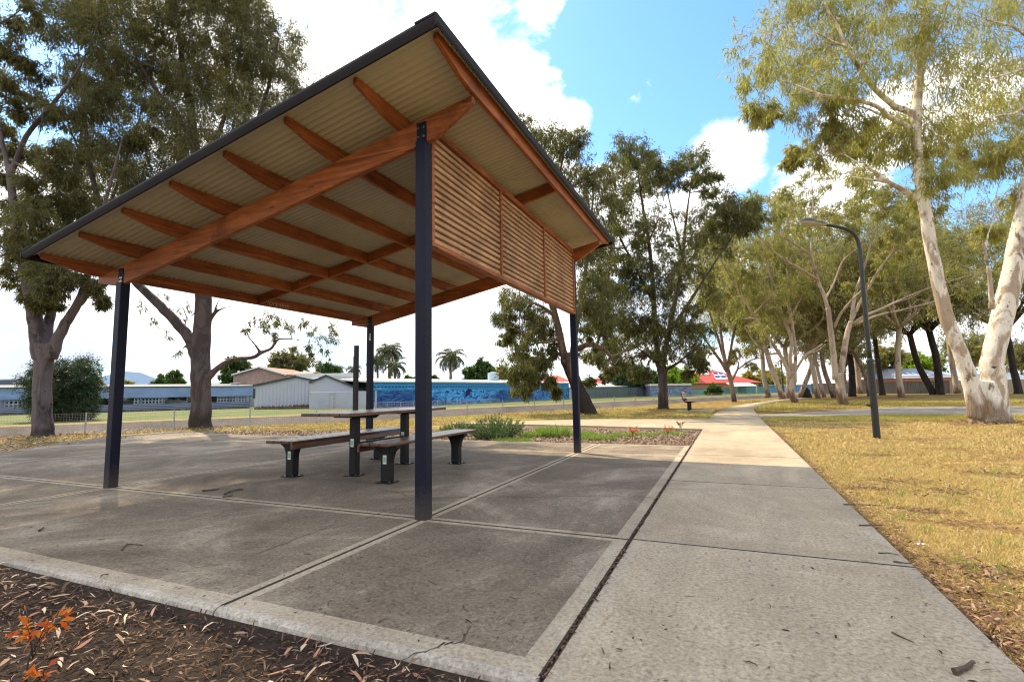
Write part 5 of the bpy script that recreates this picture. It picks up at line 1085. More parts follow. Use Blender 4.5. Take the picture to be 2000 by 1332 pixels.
row('black trunked gum at the right edge beyond the forked gum', 1990, 769, 'ironbark', 'rear', 43, 19, (-.06, 0), fork=.36, r=.55, nl=6)
#row('dark gum behind the right limb of the forked white gum', 1925, 767.5, 'ironbark', 'rear', 44, 22, (.02, 0), fork=.3, r=.6, nl=6)
row('tall olive gum far behind the rusty leaning gum', 1680, 769.5, 'far', 'rear', 45, 24, (0, 0), fork=.42, r=.5, nl=6, clr=.10)
#row('tall olive gum far behind the slim lone gum', 1780, 769.5, 'far', 'rear', 46, 25, (0, 0), fork=.42, r=.5, nl=6, clr=.10)
row('tall olive gum far down the avenue near the path bend', 1500, 773.5, 'far', 'rear', 47, 20, (-.05, 0), fork=.3, r=.5, nl=5)
row('tall olive gum far behind the leaning black gum', 1870, 768.5, 'far', 'rear', 48, 25, (0, 0), fork=.42, r=.5, nl=6, clr=.10)
st = thing('tree_stump', 'short dark burnt stump beside the thin leaning gum', 'stump', g(1573, 777, ZG)); mb = MB(); mb.tube([(0, 0, -.1), (0, 0, .3), (.03, 0, .8), (.02, 0, 1.05)], [.62, .5, .42, .2], 12, rough=.08, rg=rng); mb.build('stump', BK['ironbark'], st, smooth=True)

# ------------------------------------------------------------------ town trees, palms and shrubs far off
shrub('round_bush', 'large dark green rounded bush behind the fence at the left', at(118, 803, 27)*[1, 1, 0]+[0, 0, ZG], 'bush', 51, 1.5, 2.9, n=64, bk='ironbark', leafsize=(.16, .035), nsub=14, tw=6, lv=10, stem=.06, flat=1.1)
def town(name, label, u, D, vtop, wpx, lf, seed, n=30, ls=(.5, .28), cat='tree', trunk=.2, squash=1., bot=.25):
    """tree with a broad crown seen above the roofs"""
    b = frame(u, D); h = zpx(u, vtop, D); w = wpx*D/FPX
    t = Tree(name, label, b, BK['brown'], LF[lf], seed, leafsize=ls, cat=cat); rg = t.rg
    t.limb([b, b+(0, 0, h*.3), b+(rg.normal()*.2, 0, h*.55)], [trunk*1.3, trunk, trunk*.7], 8)
    for i in range(5):
        a = i*1.257+rg.normal()*.2; t.limb([b+(0, 0, h*.35), b+np.array([math.cos(a)*w*.4, math.sin(a)*w*.4, h*.6]), b+np.array([math.cos(a)*w*.75, math.sin(a)*w*.75, h*(.72+.1*rg.random())])], [trunk*.6, trunk*.4, trunk*.15], 6)
    for i in range(n):
        d = nrm(rg.normal(size=3)); d[2] = d[2]*.9+.1; q = rg.random()**.5
        c = b+np.array([d[0]*w*q*.82, d[1]*w*q*.82, h*(bot+1)/2+d[2]*q*h*(1-bot)/2*.85*squash])
        t.clump(c, w*.28, nsub=9, tw=4, lv=8, droop=.3, rmax=1)
    return t.build()
town('shade_tree', 'small light green tree above the blue carport left of the massive gum', 312, 80, 731, 22, 'green', 61, 16)
town('shade_tree', 'fresh green upright tree above the carport just left of the massive gum', 346, 76, 718, 20, 'green', 62, 20, squash=1.1)
town('shade_tree', 'bushy green tree rising behind the brick house roof', 462, 74, 698, 36, 'green', 63, 34)
town('umbrella_tree', 'flat topped olive tree above the white sheds', 566, 82, 692, 48, 'olive', 64, 34, bot=.62, ls=(.42, .2))
town('shade_tree', 'feathery drooping green tree between umbrella tree and palms', 640, 72, 702, 24, 'green', 65, 26, ls=(.55, .12))
town('shade_tree', 'pale low tree peeping over the carport left of the hill', 252, 95, 742, 16, 'gold', 66, 10)
town('shade_tree', 'yellow green tree right behind the dark rounded bush', 178, 60, 728, 16, 'gold', 67, 14)
town('shade_tree', 'dark bushy tree left of the near right post above the mural', 800, 78, 732, 16, 'green', 68, 14)
town('shade_tree', 'dark shrub like tree right of the near right post above the mural', 848, 80, 728, 18, 'green', 69, 16)
town('shade_tree', 'dense dark green tree left of the water tank', 938, 78, 706, 32, 'green', 70, 40)
town('shade_tree', 'yellow green tree just behind the water tank', 985, 86, 712, 20, 'gold', 71, 18)
town('shade_tree', 'olive tree behind hanging gum leaves above the mural', 1035, 70, 690, 26, 'mid', 72, 30)
town('shade_tree', 'dark green tree overhanging the blue grey fence', 1232, 78, 712, 42, 'deep', 73, 46, bot=.1)
town('shade_tree', 'mid green tree between the blue grey fence tree and lime tree', 1268, 84, 716, 22, 'green', 74, 20)
town('lime_tree', 'bright lime green tree behind the graffiti shed', 1318, 86, 716, 38, 'lime', 75, 44, bot=.1)
town('shade_tree', 'soft yellow green tree beyond the blue painted shed', 1510, 112, 724, 40, 'gold', 76, 40, bot=.1)
town('shade_tree', 'yellow green tree right of the red roofed house', 1468, 104, 724, 24, 'gold', 77, 20, bot=.1)
town('lime_tree', 'lime green tree behind the solar panel house', 1800, 92, 688, 46, 'lime', 78, 44)
town('shade_tree', 'olive tree filling the gap behind the rusty leaning gum', 1702, 96, 706, 30, 'mid', 79, 30, bot=.1)
town('round_bush', 'low bright hedge shrub below the red roofed house', 1392, 80, 750, 16, 'green', 80, 18, cat='shrub', bot=.0, trunk=.08)
town('shade_tree', 'olive tree behind the grey fence just left of the street lamp', 1652, 84, 640, 46, 'rear', 81, 34, ls=(.4, .16))
town('shade_tree', 'rounded olive tree behind the grey fence just right of the street lamp', 1742, 82, 662, 40, 'mid', 82, 30, ls=(.4, .16))
town('shade_tree', 'dark olive tree between the limbs of the forked white gum', 1905, 84, 640, 60, 'rear', 83, 40, ls=(.4, .16))
town('shade_tree', 'olive tree far right behind the cream fence', 1985, 88, 650, 50, 'rear', 84, 34, ls=(.4, .16))
for i, (u, v, D, n_, s) in enumerate([(760, 686, 72, 30, 1.), (737, 703, 75, 24, .8), (771, 715, 68, 22, .8), (880, 697, 74, 30, 1.), (690, 722, 84, 18, .6), (660, 722, 88, 16, .55)]):
    b = frame(u, D); palm('palm_tree', ['tall palm above the mural left of the near right post', 'smaller dark palm beside the far left shelter post', 'short bushy palm below the tall palm', 'palm with arching fronds standing alone right of the near right post', 'small distant palm next to the slim black post', 'small distant palm behind the white gabled shed'][i], b, 90+i, zpx(u, v, D), 2.7*s, n_, .22*s, 'palms on the town skyline')
# ------------------------------------------------------------------ garden bed plants
def sprig_shrub(label, u, v, r, h, seed, n):
    """bushy shrub of upright leafy shoots"""
    b = np.array(g(u, v, ZG)); t = thing('garden_shrub', label, 'shrub', b, 0, 'shrubs in the garden bed'); rg = np.random.default_rng(seed); mb = MB(); LVs = []
    for i in range(n):
        a = rg.random()*6.28; q = rg.random()**.6; L = h*(.6+.55*rg.random())*(1.05-.45*q); c = b+np.array([math.cos(a)*q*r*.55, math.sin(a)*q*r*.55, 0]); tip = c+np.array([math.cos(a)*q*r*.65+rg.normal()*.04, math.sin(a)*q*r*.65+rg.normal()*.04, L])
        P = catmull([c, (c+tip)/2+np.array([math.cos(a), math.sin(a), 0])*.05*q+rg.normal(size=3)*.02, tip], 4); mb.tube(P, np.linspace(.007, .003, len(P)), 4, cap=False)
        k = 44; tt = rg.random(k)*.8+.2; Q = np.stack([np.interp(tt*(len(P)-1), np.arange(len(P)), P[:, j]) for j in range(3)], 1)
        ax = nrm(tip-c); D = rg.normal(size=(k, 3))*.75+ax*.75; LVs.append(leaves_np(Q, D, .065*(.6+.6*rg.random(k)), .016, rg)[0])
    mb.build('stems', BK['brown'], t, b); V = np.vstack(LVs)-b; link('foliage', mesh_np('foliage', V, np.arange(len(V)).reshape(-1, 4), LF['shrub']), t)
sprig_shrub('large bushy green shrub in the mulch bed right of the benches', 968, 858, .66, .60, 1, 150)
sprig_shrub('smaller green shrub at the left end of the mulch bed', 893, 846, .42, .32, 2, 60)
def grass_clump(label, u, v, r, h, seed, n, name='grass_clump', lean=.5):
    b = np.array(g(u, v, ZG)); t = thing(name, label, 'plant', b, 0, 'green plants in the garden bed'); rg = np.random.default_rng(seed)
    a = rg.random(n)*6.28; q = rg.random(n)**.5*r; P = b+np.column_stack([np.cos(a)*q, np.sin(a)*q*.7, np.zeros(n)]); D = np.column_stack([np.cos(a)*lean*rg.random(n), np.sin(a)*lean*rg.random(n), np.ones(n)])+rg.normal(size=(n, 3))*.15
    V, F = leaves_np(P, D, h*(.5+.6*rg.random(n)), .014, rg, .35); link('blades', mesh_np('blades', V-b, F, M['greenblade']), t)
grass_clump('bright strappy green clump beside the large garden shrub', 1080, 853, .42, .36, 3, 900)
grass_clump('low green clump left of the strappy clump', 1035, 855, .28, .22, 4, 380)
grass_clump('spreading low green plant just right of the far shelter post', 1165, 859, .40, .17, 5, 900, lean=1.)
grass_clump('low green plant left of the red seedlings', 1215, 853, .28, .14, 6, 500, lean=1.)
grass_clump('flat green plant between the red seedlings', 1262, 851, .30, .12, 7, 500, lean=1.2)
grass_clump('flat green plant near the path end of the bed', 1312, 849, .30, .12, 8, 500, lean=1.2)
grass_clump('low spreading green plant in front of the large garden shrub', 1000, 864, .45, .15, 9, 700, lean=1.)
grass_clump('low green plant behind the far shelter post', 1130, 850, .45, .16, 10, 800, lean=1.)
grass_clump('short green tuft at the left end of the garden bed', 862, 850, .35, .18, 11, 450)
def seedling(label, base, h, seed, lf, nb=5, ll=.07, lw=.03, stem=.006, n=9, group='red leaved seedlings'):
    b = np.array(base, float); t = thing('seedling', label, 'plant', b, 0, group); rg = np.random.default_rng(seed); mb = MB(); LVs = []
    top = b+np.array([rg.normal()*.03, rg.normal()*.03, h*.62]); mb.tube(catmull([b, (b+top)/2+rg.normal(size=3)*.01, top], 3), np.linspace(stem, stem*.6, 7), 6)
    for i in range(nb):
        a = i*6.28/nb+rg.normal()*.3; e = top+np.array([math.cos(a)*h*.30, math.sin(a)*h*.30, h*(.12+.26*rg.random())]); s = b+(top-b)*(.45+.55*rg.random())
        mb.tube(catmull([s, (s+e)/2+(0, 0, .02), e], 3), np.linspace(stem*.6, stem*.25, 7), 5); k = n; tt = rg.random((k, 1))*.7+.3
        D = rg.normal(size=(k, 3))*.8+nrm(e-s)*.5+np.array([0, 0, .25]); LVs.append(leaves_np(s+(e-s)*tt, D, ll*(.6+.6*rg.random(k)), lw, rg, .3)[0])
    mb.build('stem', BK['brown'], t, b, smooth=True); V = np.vstack(LVs)-b; link('leaves', mesh_np('leaves', V, np.arange(len(V)).reshape(-1, 4), lf), t)
seedling('orange leaved seedling growing in the dark mulch at the near left', g(50, 1338, ZG), .30, 1, LF['red'], 6, .052, .020, .005, 7)
seedling('smaller orange seedling low in the mulch at the bottom left corner', g(100, 1345, ZG), .10, 5, LF['red'], 4, .05, .022, .004, 4)
seedling('red seedling in the middle of the mulch bed', g(1236, 861, ZG), .32, 2, LF['red'], 6, .07, .022, .006, 10)
seedling('red seedling in the mulch bed nearest the path', g(1302, 858, ZG), .34, 3, LF['red'], 6, .07, .022, .006, 10)
seedling('dark reddish seedling at the back of the mulch bed', g(1331, 845, ZG), .30, 4, leafmat('dark_red_leaf', [(.16, .05, .03), (.22, .09, .04)], .2), 6, .06, .02, .006, 9)

# ------------------------------------------------------------------ ground litter and grass (nobody could count it)
def stuff(name, V, F, m):
    o = link(name, mesh_np(name, V, F, m)); o['kind'] = 'stuff'; return o
def flat_leaves(P, L, W, rg, tilt=.28, curve=.25):
    """lance-shaped fallen leaves, six corners each, curled a little"""
    n = len(P); a = rg.random(n)*6.28; D = np.column_stack([np.cos(a), np.sin(a), rg.normal(size=n)*tilt]); S = np.column_stack([-np.sin(a), np.cos(a), rg.normal(size=n)*tilt*1.2]); D = nrm(D); S = nrm(S)
    L = np.broadcast_to(L, (n,))[:, None]; W = np.broadcast_to(W, (n,))[:, None]; k = rg.normal(size=(n, 1))*curve; c = np.abs(rg.normal(size=(n, 1)))*.14
    up = np.array([0, 0, 1.]); R = [P, P+D*L*.3+S*(W*.45+k*L*.22)+up*L*c*.6, P+D*L*.7+S*(W*.38+k*L*.22)+up*L*c*.7, P+D*L, P+D*L*.7+S*(-W*.38+k*L*.22)+up*L*c*.7, P+D*L*.3+S*(-W*.45+k*L*.22)+up*L*c*.6]
    V = np.stack(R, 1).reshape(-1, 3); V[:, 2] = np.maximum(V[:, 2], np.repeat(P[:, 2], 6)-.004); b = (np.arange(n)*6)[:, None]
    return V, np.vstack([b+np.array([0, 1, 2, 5]), b+np.array([5, 2, 3, 4])])
def join(parts):
    Vs, Fs, o = [], [], 0
    for V, F in parts: Vs.append(V); Fs.append(F+o); o += len(V)
    return np.vstack(Vs), np.vstack(Fs)
rg = np.random.default_rng(3)
def scatter_px(n, u0, u1, v0, v1, z, test):
    out = []; got = 0
    while got < n:
        u = u0+(u1-u0)*rg.random(4*n); v = v0+(v1-v0)*rg.random(4*n)
        d = F3[None]+R3[None]*((u-1000)/FPX)[:, None]+U3[None]*((666-v)/FPX)[:, None]
        P = CAM+d*((z-CAMH)/d[:, 2])[:, None]; P = P[test(P)]; out.append(P); got += len(P)
    return np.vstack(out)[:n]
def scatter_box(n, x0, x1, y0, y1, z): return np.column_stack([x0+(x1-x0)*rg.random(n), y0+(y1-y0)*rg.random(n), np.full(n, z)])
# front mulch
P = scatter_box(15000, -6.2, -.7, .2, 1.85, ZG+.018)
P = P[np.linalg.norm(P[:, :2], axis=1) > .8]
n = len(P); P[:, 2] += rg.random(n)*.018
ch = flat_leaves(P, .018+.05*rg.random(n)**2, .004+.008*rg.random(n), rg, .35, .1)
o = stuff('bark_chips', *ch, M['chips'])
P = scatter_box(2600, -6.2, -.7, .25, 1.84, ZG+.024); P = P[(np.linalg.norm(P[:, :2], axis=1) > .85)]
k = (rg.random(len(P)) < np.where(np.abs(P[:, 0]+2.35+.4*(P[:, 1]-1.6)) < .55, .30, 1.)); P = P[k]; n = len(P); P[:, 2] += rg.random(n)*.02
big = rg.random(n) < .30
stuff('leaf_litter', *flat_leaves(P, np.where(big, .055+.07*rg.random(n), .02+.04*rg.random(n)), np.where(big, .012+.008*rg.random(n), .003+.007*rg.random(n)), rg, .25, .3), M['litter'])
# thin sticks in the mulch
P = scatter_box(620, -6, -.75, .3, 1.82, ZG+.03); a = rg.random(len(P))*6.28; L = .05+.22*rg.random(len(P))**2
B = P+np.column_stack([np.cos(a)*L, np.sin(a)*L, rg.normal(size=len(P))*.008]); B[:, 1] = np.minimum(B[:, 1], 1.795)
stuff('mulch_sticks', *twigs_np(P, B, .0032, .0015, .02, rg), M['chips'])
# litter blown on to the concrete, the joints and the path edge
def on_slab(P): return (P[:, 0] > -13.5) & (P[:, 0] < -.9) & (P[:, 1] > 1.95) & (P[:, 1] < 10.4) & ((P[:, 0] < -5) | (rg.random(len(P)) < .35))
P = np.vstack([scatter_px(620, 0, 1340, 850, 1250, .003, on_slab), scatter_px(70, 1050, 1950, 850, 1330, .003, lambda P: (P[:, 0] > -.6) & (P[:, 0] < .95) & (P[:, 1] > 1.3))])
n = len(P); stuff('slab_litter', *flat_leaves(P, .018+.06*rg.random(n)**2.5, .004+.007*rg.random(n), rg, .12, .3), M['chips'])
xs_j = np.column_stack([-.731+rg.normal(size=2600)*.008, 1.5+rg.random(2600)*13, ZG+.035+rg.random(2600)*.03]); n = len(xs_j)
stuff('joint_litter', *flat_leaves(xs_j, .010+.022*rg.random(n), .005+.006*rg.random(n), rg, .4, .2), M['chips'])
n = 3400; P = np.column_stack([1.0+np.abs(rg.normal(size=n))*.05*(1+.5*np.sin(np.arange(n))), 1.6+14*rg.random(n)**1.5, np.full(n, ZG+.012)]); P[:, 2] += rg.random(n)*.035
stuff('path_edge_litter', *flat_leaves(P, .02+.06*rg.random(n)**1.6, .004+.007*rg.random(n), rg, .3, .25), M['edgelitter'])
P = scatter_px(900, 1560, 2000, 860, 1330, ZG+.03, lambda P: (P[:, 0] > 1.03) & (P[:, 1] > 1.4) & ((np.sin(P[:, 0]*3.1+1.3*P[:, 1])+np.sin(P[:, 1]*2.3-P[:, 0])+rg.normal(size=len(P))*.6 > .9) | (P[:, 0] < 1.2))); n = len(P); P[:, 2] += rg.random(n)*.03
stuff('lawn_litter', *flat_leaves(P, .03+.06*rg.random(n), .008+.010*rg.random(n), rg, .3, .3), M['edgelitter'])
# garden bed and the strip behind the slab
P = np.vstack([scatter_px(9000, 840, 1360, 836, 870, ZG+.012, lambda P: (P[:, 1] > 10.5) & (P[:, 1] < 14.6) & (P[:, 0] < -.8) & (P[:, 0] > -8.5)), scatter_px(7500, 330, 900, 836, 862, ZG+.012, lambda P: (P[:, 1] > 10.45) & (P[:, 1] < 12.4+.0*P[:, 0]) & (P[:, 0] < -6) & (P[:, 0] > -15.5))]); n = len(P)
stuff('bed_litter', *flat_leaves(P, .05+.09*rg.random(n), .014+.02*rg.random(n), rg, .3, .2), islandmat('bed_leaves', [(.27, .19, .135), (.38, .29, .21), (.18, .11, .08), (.46, .37, .28), (.28, .18, .12), (.12, .08, .055)], .8))
P = scatter_px(3000, 0, 640, 836, 885, ZG+.02, lambda P: (P[:, 0] < -14.6) & (P[:, 0] > -21)); n = len(P)
stuff('verge_litter', *flat_leaves(P, .05+.10*rg.random(n), .014+.02*rg.random(n), rg, .3, .2), M['litter'])
# dry grass blades, dense near the camera
def blades(P, h, w, rg, mess=.75):
    n = len(P); a = rg.random(n)*6.28; D = np.column_stack([np.cos(a)*mess*rg.random(n)*1.6, np.sin(a)*mess*rg.random(n)*1.6, .25+rg.random(n)]); return leaves_np(P, D, h, w, rg, .4)
def infield(P): return (P[:, 0] > 1.06+.10*np.sin(P[:, 1]*2.1)*np.sin(P[:, 1]*.7)) & (P[:, 1] > 1.2) & (P[:, 1] < 70)
def bare(P): return np.sin(P[:, 0]*2.3+1.1*np.sin(P[:, 1]*1.7))+np.sin(P[:, 1]*1.9-P[:, 0]*1.3)+rg.normal(size=len(P))*.55
Cn = scatter_px(15000, 1500, 2000, 815, 1332, ZG, lambda P: infield(P) & (bare(P) < np.where(P[:, 1] < 5, 1.3, .85)) & ~((P[:, 1] > 19) & (P[:, 0] > 0)))
spots = [(1925, 1030, .60, .22), (1752, 942, .40, .22), (1850, 962, .35, .2), (1965, 1125, .38, .2), (1690, 955, .25, .2), (1880, 1240, .22, .2), (1800, 1000, .3, .15), (1950, 930, .5, .3), (1700, 890, .5, .35), (1860, 880, .6, .4)]
sc_ = [(g(a, b, ZG), c, e) for a, b, c, e in spots]
def worn(P): return np.min([((P[:, 0]-c[0])/rx)**2+((P[:, 1]-c[1])/ry)**2 for c, rx, ry in sc_], 0)+.35*np.sin(P[:, 0]*17)*np.sin(P[:, 1]*13)
kk = worn(Cn) > 1.1*rg.random(len(Cn))**.3; Cn = Cn[kk]
d = Cn@FW; s = np.clip(d/5, .8, 3.4); nb = 11; P = np.repeat(Cn, nb, 0); s = np.repeat(s, nb); cs = np.repeat(.55+.9*rg.random(len(Cn))**2, nb); n = len(P)
P = P+rg.normal(size=(n, 3))*[1, 1, 0]*(.020*s*cs)[:, None]
Pw = np.vstack([np.column_stack([c[0]+rx*rg.normal(size=240)*.55, c[1]+ry*rg.normal(size=240)*.55, np.full(240, ZG+.012)]) for c, rx, ry in sc_]); nw = len(Pw)
stuff('worn_patch_litter', *flat_leaves(Pw, .025+.06*rg.random(nw)**1.5, .006+.009*rg.random(nw), rg, .25, .25), M['edgelitter'])
stuff('dry_grass', *blades(P, (.024+.032*rg.random(n))*cs*np.clip(s, .8, 1.5), .0042*s, rg, .9), M['straw'])
P = scatter_px(26000, 1500, 2000, 815, 1332, ZG, lambda P: infield(P) & (worn(P) > .9) & ~((P[:, 1] > 19) & (P[:, 0] > 0))); d = P@FW; n = len(P); s = np.clip(d/5, .8, 3.2)
stuff('dry_thatch', *blades(P, (.03+.03*rg.random(n))*np.clip(s, .8, 1.4), .0030*s, rg, 3.), M['straw'])
P = scatter_px(34000, 1400, 2000, 800, 822, ZG, lambda P: (P[:, 0] > 1.1) & (P[:, 1] < 24) & (P[:, 1] > 15) & (P[:, 1] < 20.9+.5*P[:, 0]))
n = len(P); mg = islandmat('greenish_grass_blades', [(.42, .38, .09), (.52, .43, .13), (.30, .31, .06), (.58, .46, .17)], .7)
stuff('mown_grass', *blades(P, .05+.04*rg.random(n), .014, rg), mg)
P = np.vstack([scatter_px(26000, 0, 1420, 798, 862, ZG, lambda P: (P[:, 0] < -.8) & (((P[:, 1] > 16.2) & (P[:, 1] > 19.3-.0*P[:, 0])) | ((P[:, 1] > 12.6) & (P[:, 0] < -9.8)) | ((P[:, 0] < -17.4)))), scatter_px(12000, 1380, 2000, 783, 806, ZG, lambda P: (P[:, 0] > 1.2) & (P[:, 1] > 26+.8*P[:, 0]))])
kk = np.array([np.min(np.hypot(FEN[:, 0]-p[0], FEN[:, 1]-p[1])) for p in P[:, :2]]); side = np.interp(P[:, 1], FEN[:, 1], FEN[:, 0]); P = P[P[:, 0] > side+.1]
n = len(P); d = P@FW; stuff('verge_grass', *blades(P, .06+.05*rg.random(n), .0018*d*.55, rg), mg)
P = scatter_px(26, 1600, 2000, 880, 1250, ZG, lambda P: infield(P) & (P[:, 0] > 1.3)); P = np.repeat(P, 22, 0)+rg.normal(size=(len(P)*22, 3))*[.028, .028, 0]; n = len(P)
stuff('green_grass_tufts', *blades(P, .05+.07*rg.random(n), .004, rg, .4), M['greenblade'])
# bark shed round the feet of the near gums
Q = []
for (u, v, r_, n_) in ((1932, 826, 1.0, 500), (82, 853, 1.1, 420), (391, 837, 1.1, 420), (1146, 809, 1.0, 350), (1295, 799, .8, 200), (1645, 791, 1.2, 250)):
    c = g(u, v, ZG+.015); a = rg.random(n_)*6.28; q = r_*(.25+rg.random(n_)**1.4); Q.append(c+np.column_stack([np.cos(a)*q, np.sin(a)*q, .03*rg.random(n_)]))
P = np.vstack(Q); n = len(P); stuff('shed_bark', *flat_leaves(P, .06+.16*rg.random(n), .015+.025*rg.random(n), rg, .25, .2), M['edgelitter'])
# dry weeds along the foot of the far fence and sheds
Q = [(q0+(q1-q0)*f)+rg.normal(size=3)*[.25, .25, 0]-np.array([0, .4, 0]) for f in rg.random(2600)]+[frame(u, 43.3)+rg.normal(size=3)*[.1, .25, 0] for u in rg.uniform(500, 622, 900)]+[frame(u, 43.2)+rg.normal(size=3)*[.1, .3, 0] for u in rg.uniform(575, 622, 1500)]
P = np.array(Q); P[:, 2] = ZG; n = len(P); stuff('dry_weeds', *blades(P, .10+.26*rg.random(n)*(np.arange(n) >= 2600)+.16*rg.random(n), .05, rg, .5), islandmat('weed_stalks', [(.10, .06, .04), (.16, .10, .06), (.07, .06, .03), (.20, .14, .08)], .9))
# single sticks and leaves lying on the concrete
def stick(label, pts, r, name='fallen_stick', m='chips2', cat='stick'):
    P = np.array([g(u, v, 0) for u, v in pts]); P[:, 2] = r+.001; c = P[0].copy(); c[2] = 0; t = thing(name, label, cat, c, 0, 'sticks lying on the concrete'); Q = catmull(P, 4)
    mb = MB(); mb.tube(Q, np.linspace(r, r*.55, len(Q)), 6, rough=.15, rg=rg); mb.build('twig', M[m], t, c)
M['chips2'] = pmat('stick_bark', [(.05, .035, .025), (.13, .09, .06)], 30., bump=.3)
stick('straight dark stick on the slab inside the left post', [(395, 960), (420, 958), (427, 957)], .012)
stick('forked dark stick on the slab inside the left post', [(438, 967), (448, 962), (470, 957), (474, 958)], .011)
stick('thin stick across the slab joint inside the left post', [(435, 972), (455, 969)], .008)
stick('curved twig with two seed pods on the slab foreground', [(238, 1075), (246, 1065), (262, 1064), (278, 1066)], .005)
stick('dark stick on the left foreground slab', [(76, 1038), (85, 1033)], .010)
stick('thin stick lying on the path edge beside the grass', [(1648, 986), (1690, 987), (1722, 989)], .006)
stick('slim stick poking over the path edge', [(1678, 1027), (1700, 1027), (1725, 1027)], .006)
stick('short bent stick on the path near its right edge', [(1716, 1081), (1736, 1081), (1756, 1085)], .004)
stick('dark twig pile at the right end of the path joint', [(1745, 1098), (1760, 1100), (1780, 1102)], .006)
stick('thick broken stick on the path at the bottom right', [(1864, 1318), (1885, 1310), (1902, 1298)], .012)
stick('thin pale twig on the path at the bottom right', [(1742, 1236), (1762, 1246), (1785, 1256)], .004)
mb = MB(); Vd, Fd = flat_leaves(np.array([g(213, 1122, .004)]), np.array([.085]), np.array([.018]), rg, .05, .1)
lv_ = thing('fallen_leaf', 'curled brown leaf on the slab above the mulch edge', 'leaf', g(213, 1122, 0)); link('blade', mesh_np('blade', Vd-np.array(g(213, 1122, 0)), Fd, M['chips2']), lv_)
pp_ = thing('paper_scrap', 'small white paper scrap in the dry grass beside the path', 'litter', g(1793, 1064, ZG+.05)); mb = MB(); mb.add([(0, 0, .0), (.07, .01, .012), (.075, .05, .02), (.04, .062, .006), (.0, .05, .015)], [(0, 1, 2, 3, 4)]); mb.build('sheet', M['trimwhite'], pp_); pp_.scale = (.55,)*3
# ------------------------------------------------------------------ daylight
SUN_EL, SAX, SAY = math.radians(50.8), -.882, .471
sd = Vector((SAX*math.cos(SUN_EL), SAY*math.cos(SUN_EL), math.sin(SUN_EL))).normalized()
sl_ = bpy.data.lights.new('sun', 'SUN'); sl_.energy = 4.1; sl_.angle = math.radians(.5); sl_.color = (1., .83, .56)
so = bpy.data.objects.new('sun', sl_); C.objects.link(so); so.rotation_euler = (-sd).to_track_quat('-Z', 'Y').to_euler(); so.location = (-20, 10, 30)
w = N('World', True); SC.world = w.t
sky = w.n('ShaderNodeTexSky', _sky_type='NISHITA'); sky.sun_disc = False; sky.sun_elevation = SUN_EL; sky.sun_rotation = math.atan2(SAX, SAY); sky.altitude = 50; sky.air_density = 1.; sky.dust_density = .6; sky.ozone_density = 1.4
tc = w.n('ShaderNodeTexCoord').outputs['Generated']
def blob(u, v, r_in, r_out):
    d = nrm(ray(u, v)); dp = w.n('ShaderNodeVectorMath', _operation='DOT_PRODUCT', i0=tc, i1=tuple(d)).outputs['Value']
    return w.range(dp, math.cos(math.radians(r_out)), math.cos(math.radians(r_in)), 0, 1, True)
def many(op, L):
    x = L[0]
    for y in L[1:]: x = w.math(op, x, y)
    return x
blue = many('MAXIMUM', [blob(1290, 90, 5, 17), blob(1420, 60, 6, 18), blob(1230, 190, 2, 11), blob(1330, 200, 3, 12), blob(1560, 200, 6, 17), blob(1700, 60, 7, 19), blob(1500, 300, 1, 9), blob(1900, 120, 5, 17), blob(1960, 330, 1, 11), blob(20, 90, 1, 11), blob(1300, -250, 14, 28), blob(800, -30, 0, 8), blob(1640, 430, .5, 6), blob(1730, 470, .5, 6)])
puff = many('MAXIMUM', [blob(840, 90, 5, 12), blob(960, 130, 3.5, 9), blob(1010, 60, 1, 6), blob(1035, 215, 1.5, 6.5), blob(1428, 318, .5, 5.6), blob(1400, 360, .3, 4.6), blob(1715, 235, .3, 6), blob(1120, 235, 0, 3.6), blob(1860, 190, 0, 6), blob(1600, 370, 0, 7), blob(1225, 390, .3, 5), blob(1335, 450, .3, 6)])
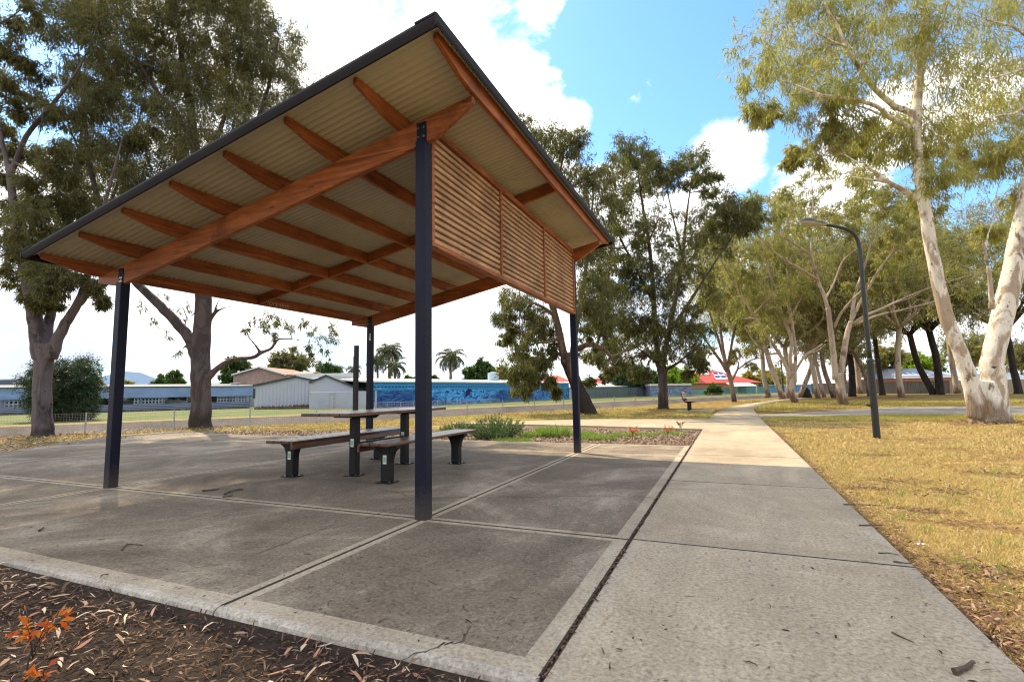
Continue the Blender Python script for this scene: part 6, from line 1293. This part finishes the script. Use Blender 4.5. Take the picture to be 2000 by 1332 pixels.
nz = w.noise(w.n('ShaderNodeMapping', Vector=tc, Scale=(1, 1, 1.4)).outputs[0], 7.5, 10., .60, .35)
nz2 = w.noise(w.n('ShaderNodeMapping', Vector=tc, Scale=(1, 1, 4.2)).outputs[0], 3.4, 6., .6, .4)
cov = w.math('SUBTRACT', .85, w.math('MULTIPLY', blue, 1.0)); cov = w.math('ADD', cov, w.math('MULTIPLY', puff, .80))
den = w.range(w.math('ADD', cov, w.math('MULTIPLY', w.math('SUBTRACT', nz, .5), 2.9)), .26, .72, 0, 1, True)
grey = w.range(nz2, .44, .60, 0, .95, True)
near = blob(560, -300, 10, 46)
cl_ = w.mix(w.math('MULTIPLY', grey, w.math('SUBTRACT', 1., near)), (11.5, 11.5, 11.6), (6.6, 7.4, 9.0))
cl_ = w.mix(puff, cl_, (12.6, 12.5, 12.4)); cl_ = w.mix(near, cl_, (14.5, 14.2, 13.6))
skc = w.mix(1., sky.outputs[0], (1.45, 2.05, 2.45), 'MULTIPLY')
col = w.mix(den, skc, cl_)
bg = w.n('ShaderNodeBackground', Color=col, Strength=.085); ow = w.n('ShaderNodeOutputWorld'); w.nt.links.new(bg.outputs[0], ow.inputs[0])

# ------------------------------------------------------------------ camera
cd = bpy.data.cameras.new('camera'); co = bpy.data.objects.new('camera', cd); C.objects.link(co)
cd.sensor_width = 36; cd.lens = 36*FPX/2000; cd.clip_start = .05; cd.clip_end = 9000
Rm = Matrix((R3.tolist(), U3.tolist(), (-F3).tolist())).transposed(); co.matrix_world = Matrix.Translation(CAM.tolist()) @ Rm.to_4x4()
SC.camera = co
vs = SC.view_settings; vs.view_transform = 'Standard'; vs.look = 'None'; vs.exposure = .72; vs.gamma = 1.; vs.use_curve_mapping = False
SC.cycles.max_bounces = 8; SC.cycles.transparent_max_bounces = 8; SC.cycles.use_denoising = True; SC.cycles.denoising_prefilter = 'ACCURATE'; SC.cycles.pixel_filter_type = 'BLACKMAN_HARRIS'; SC.cycles.filter_width = 1.15; SC.cycles.sample_clamp_indirect = 4.
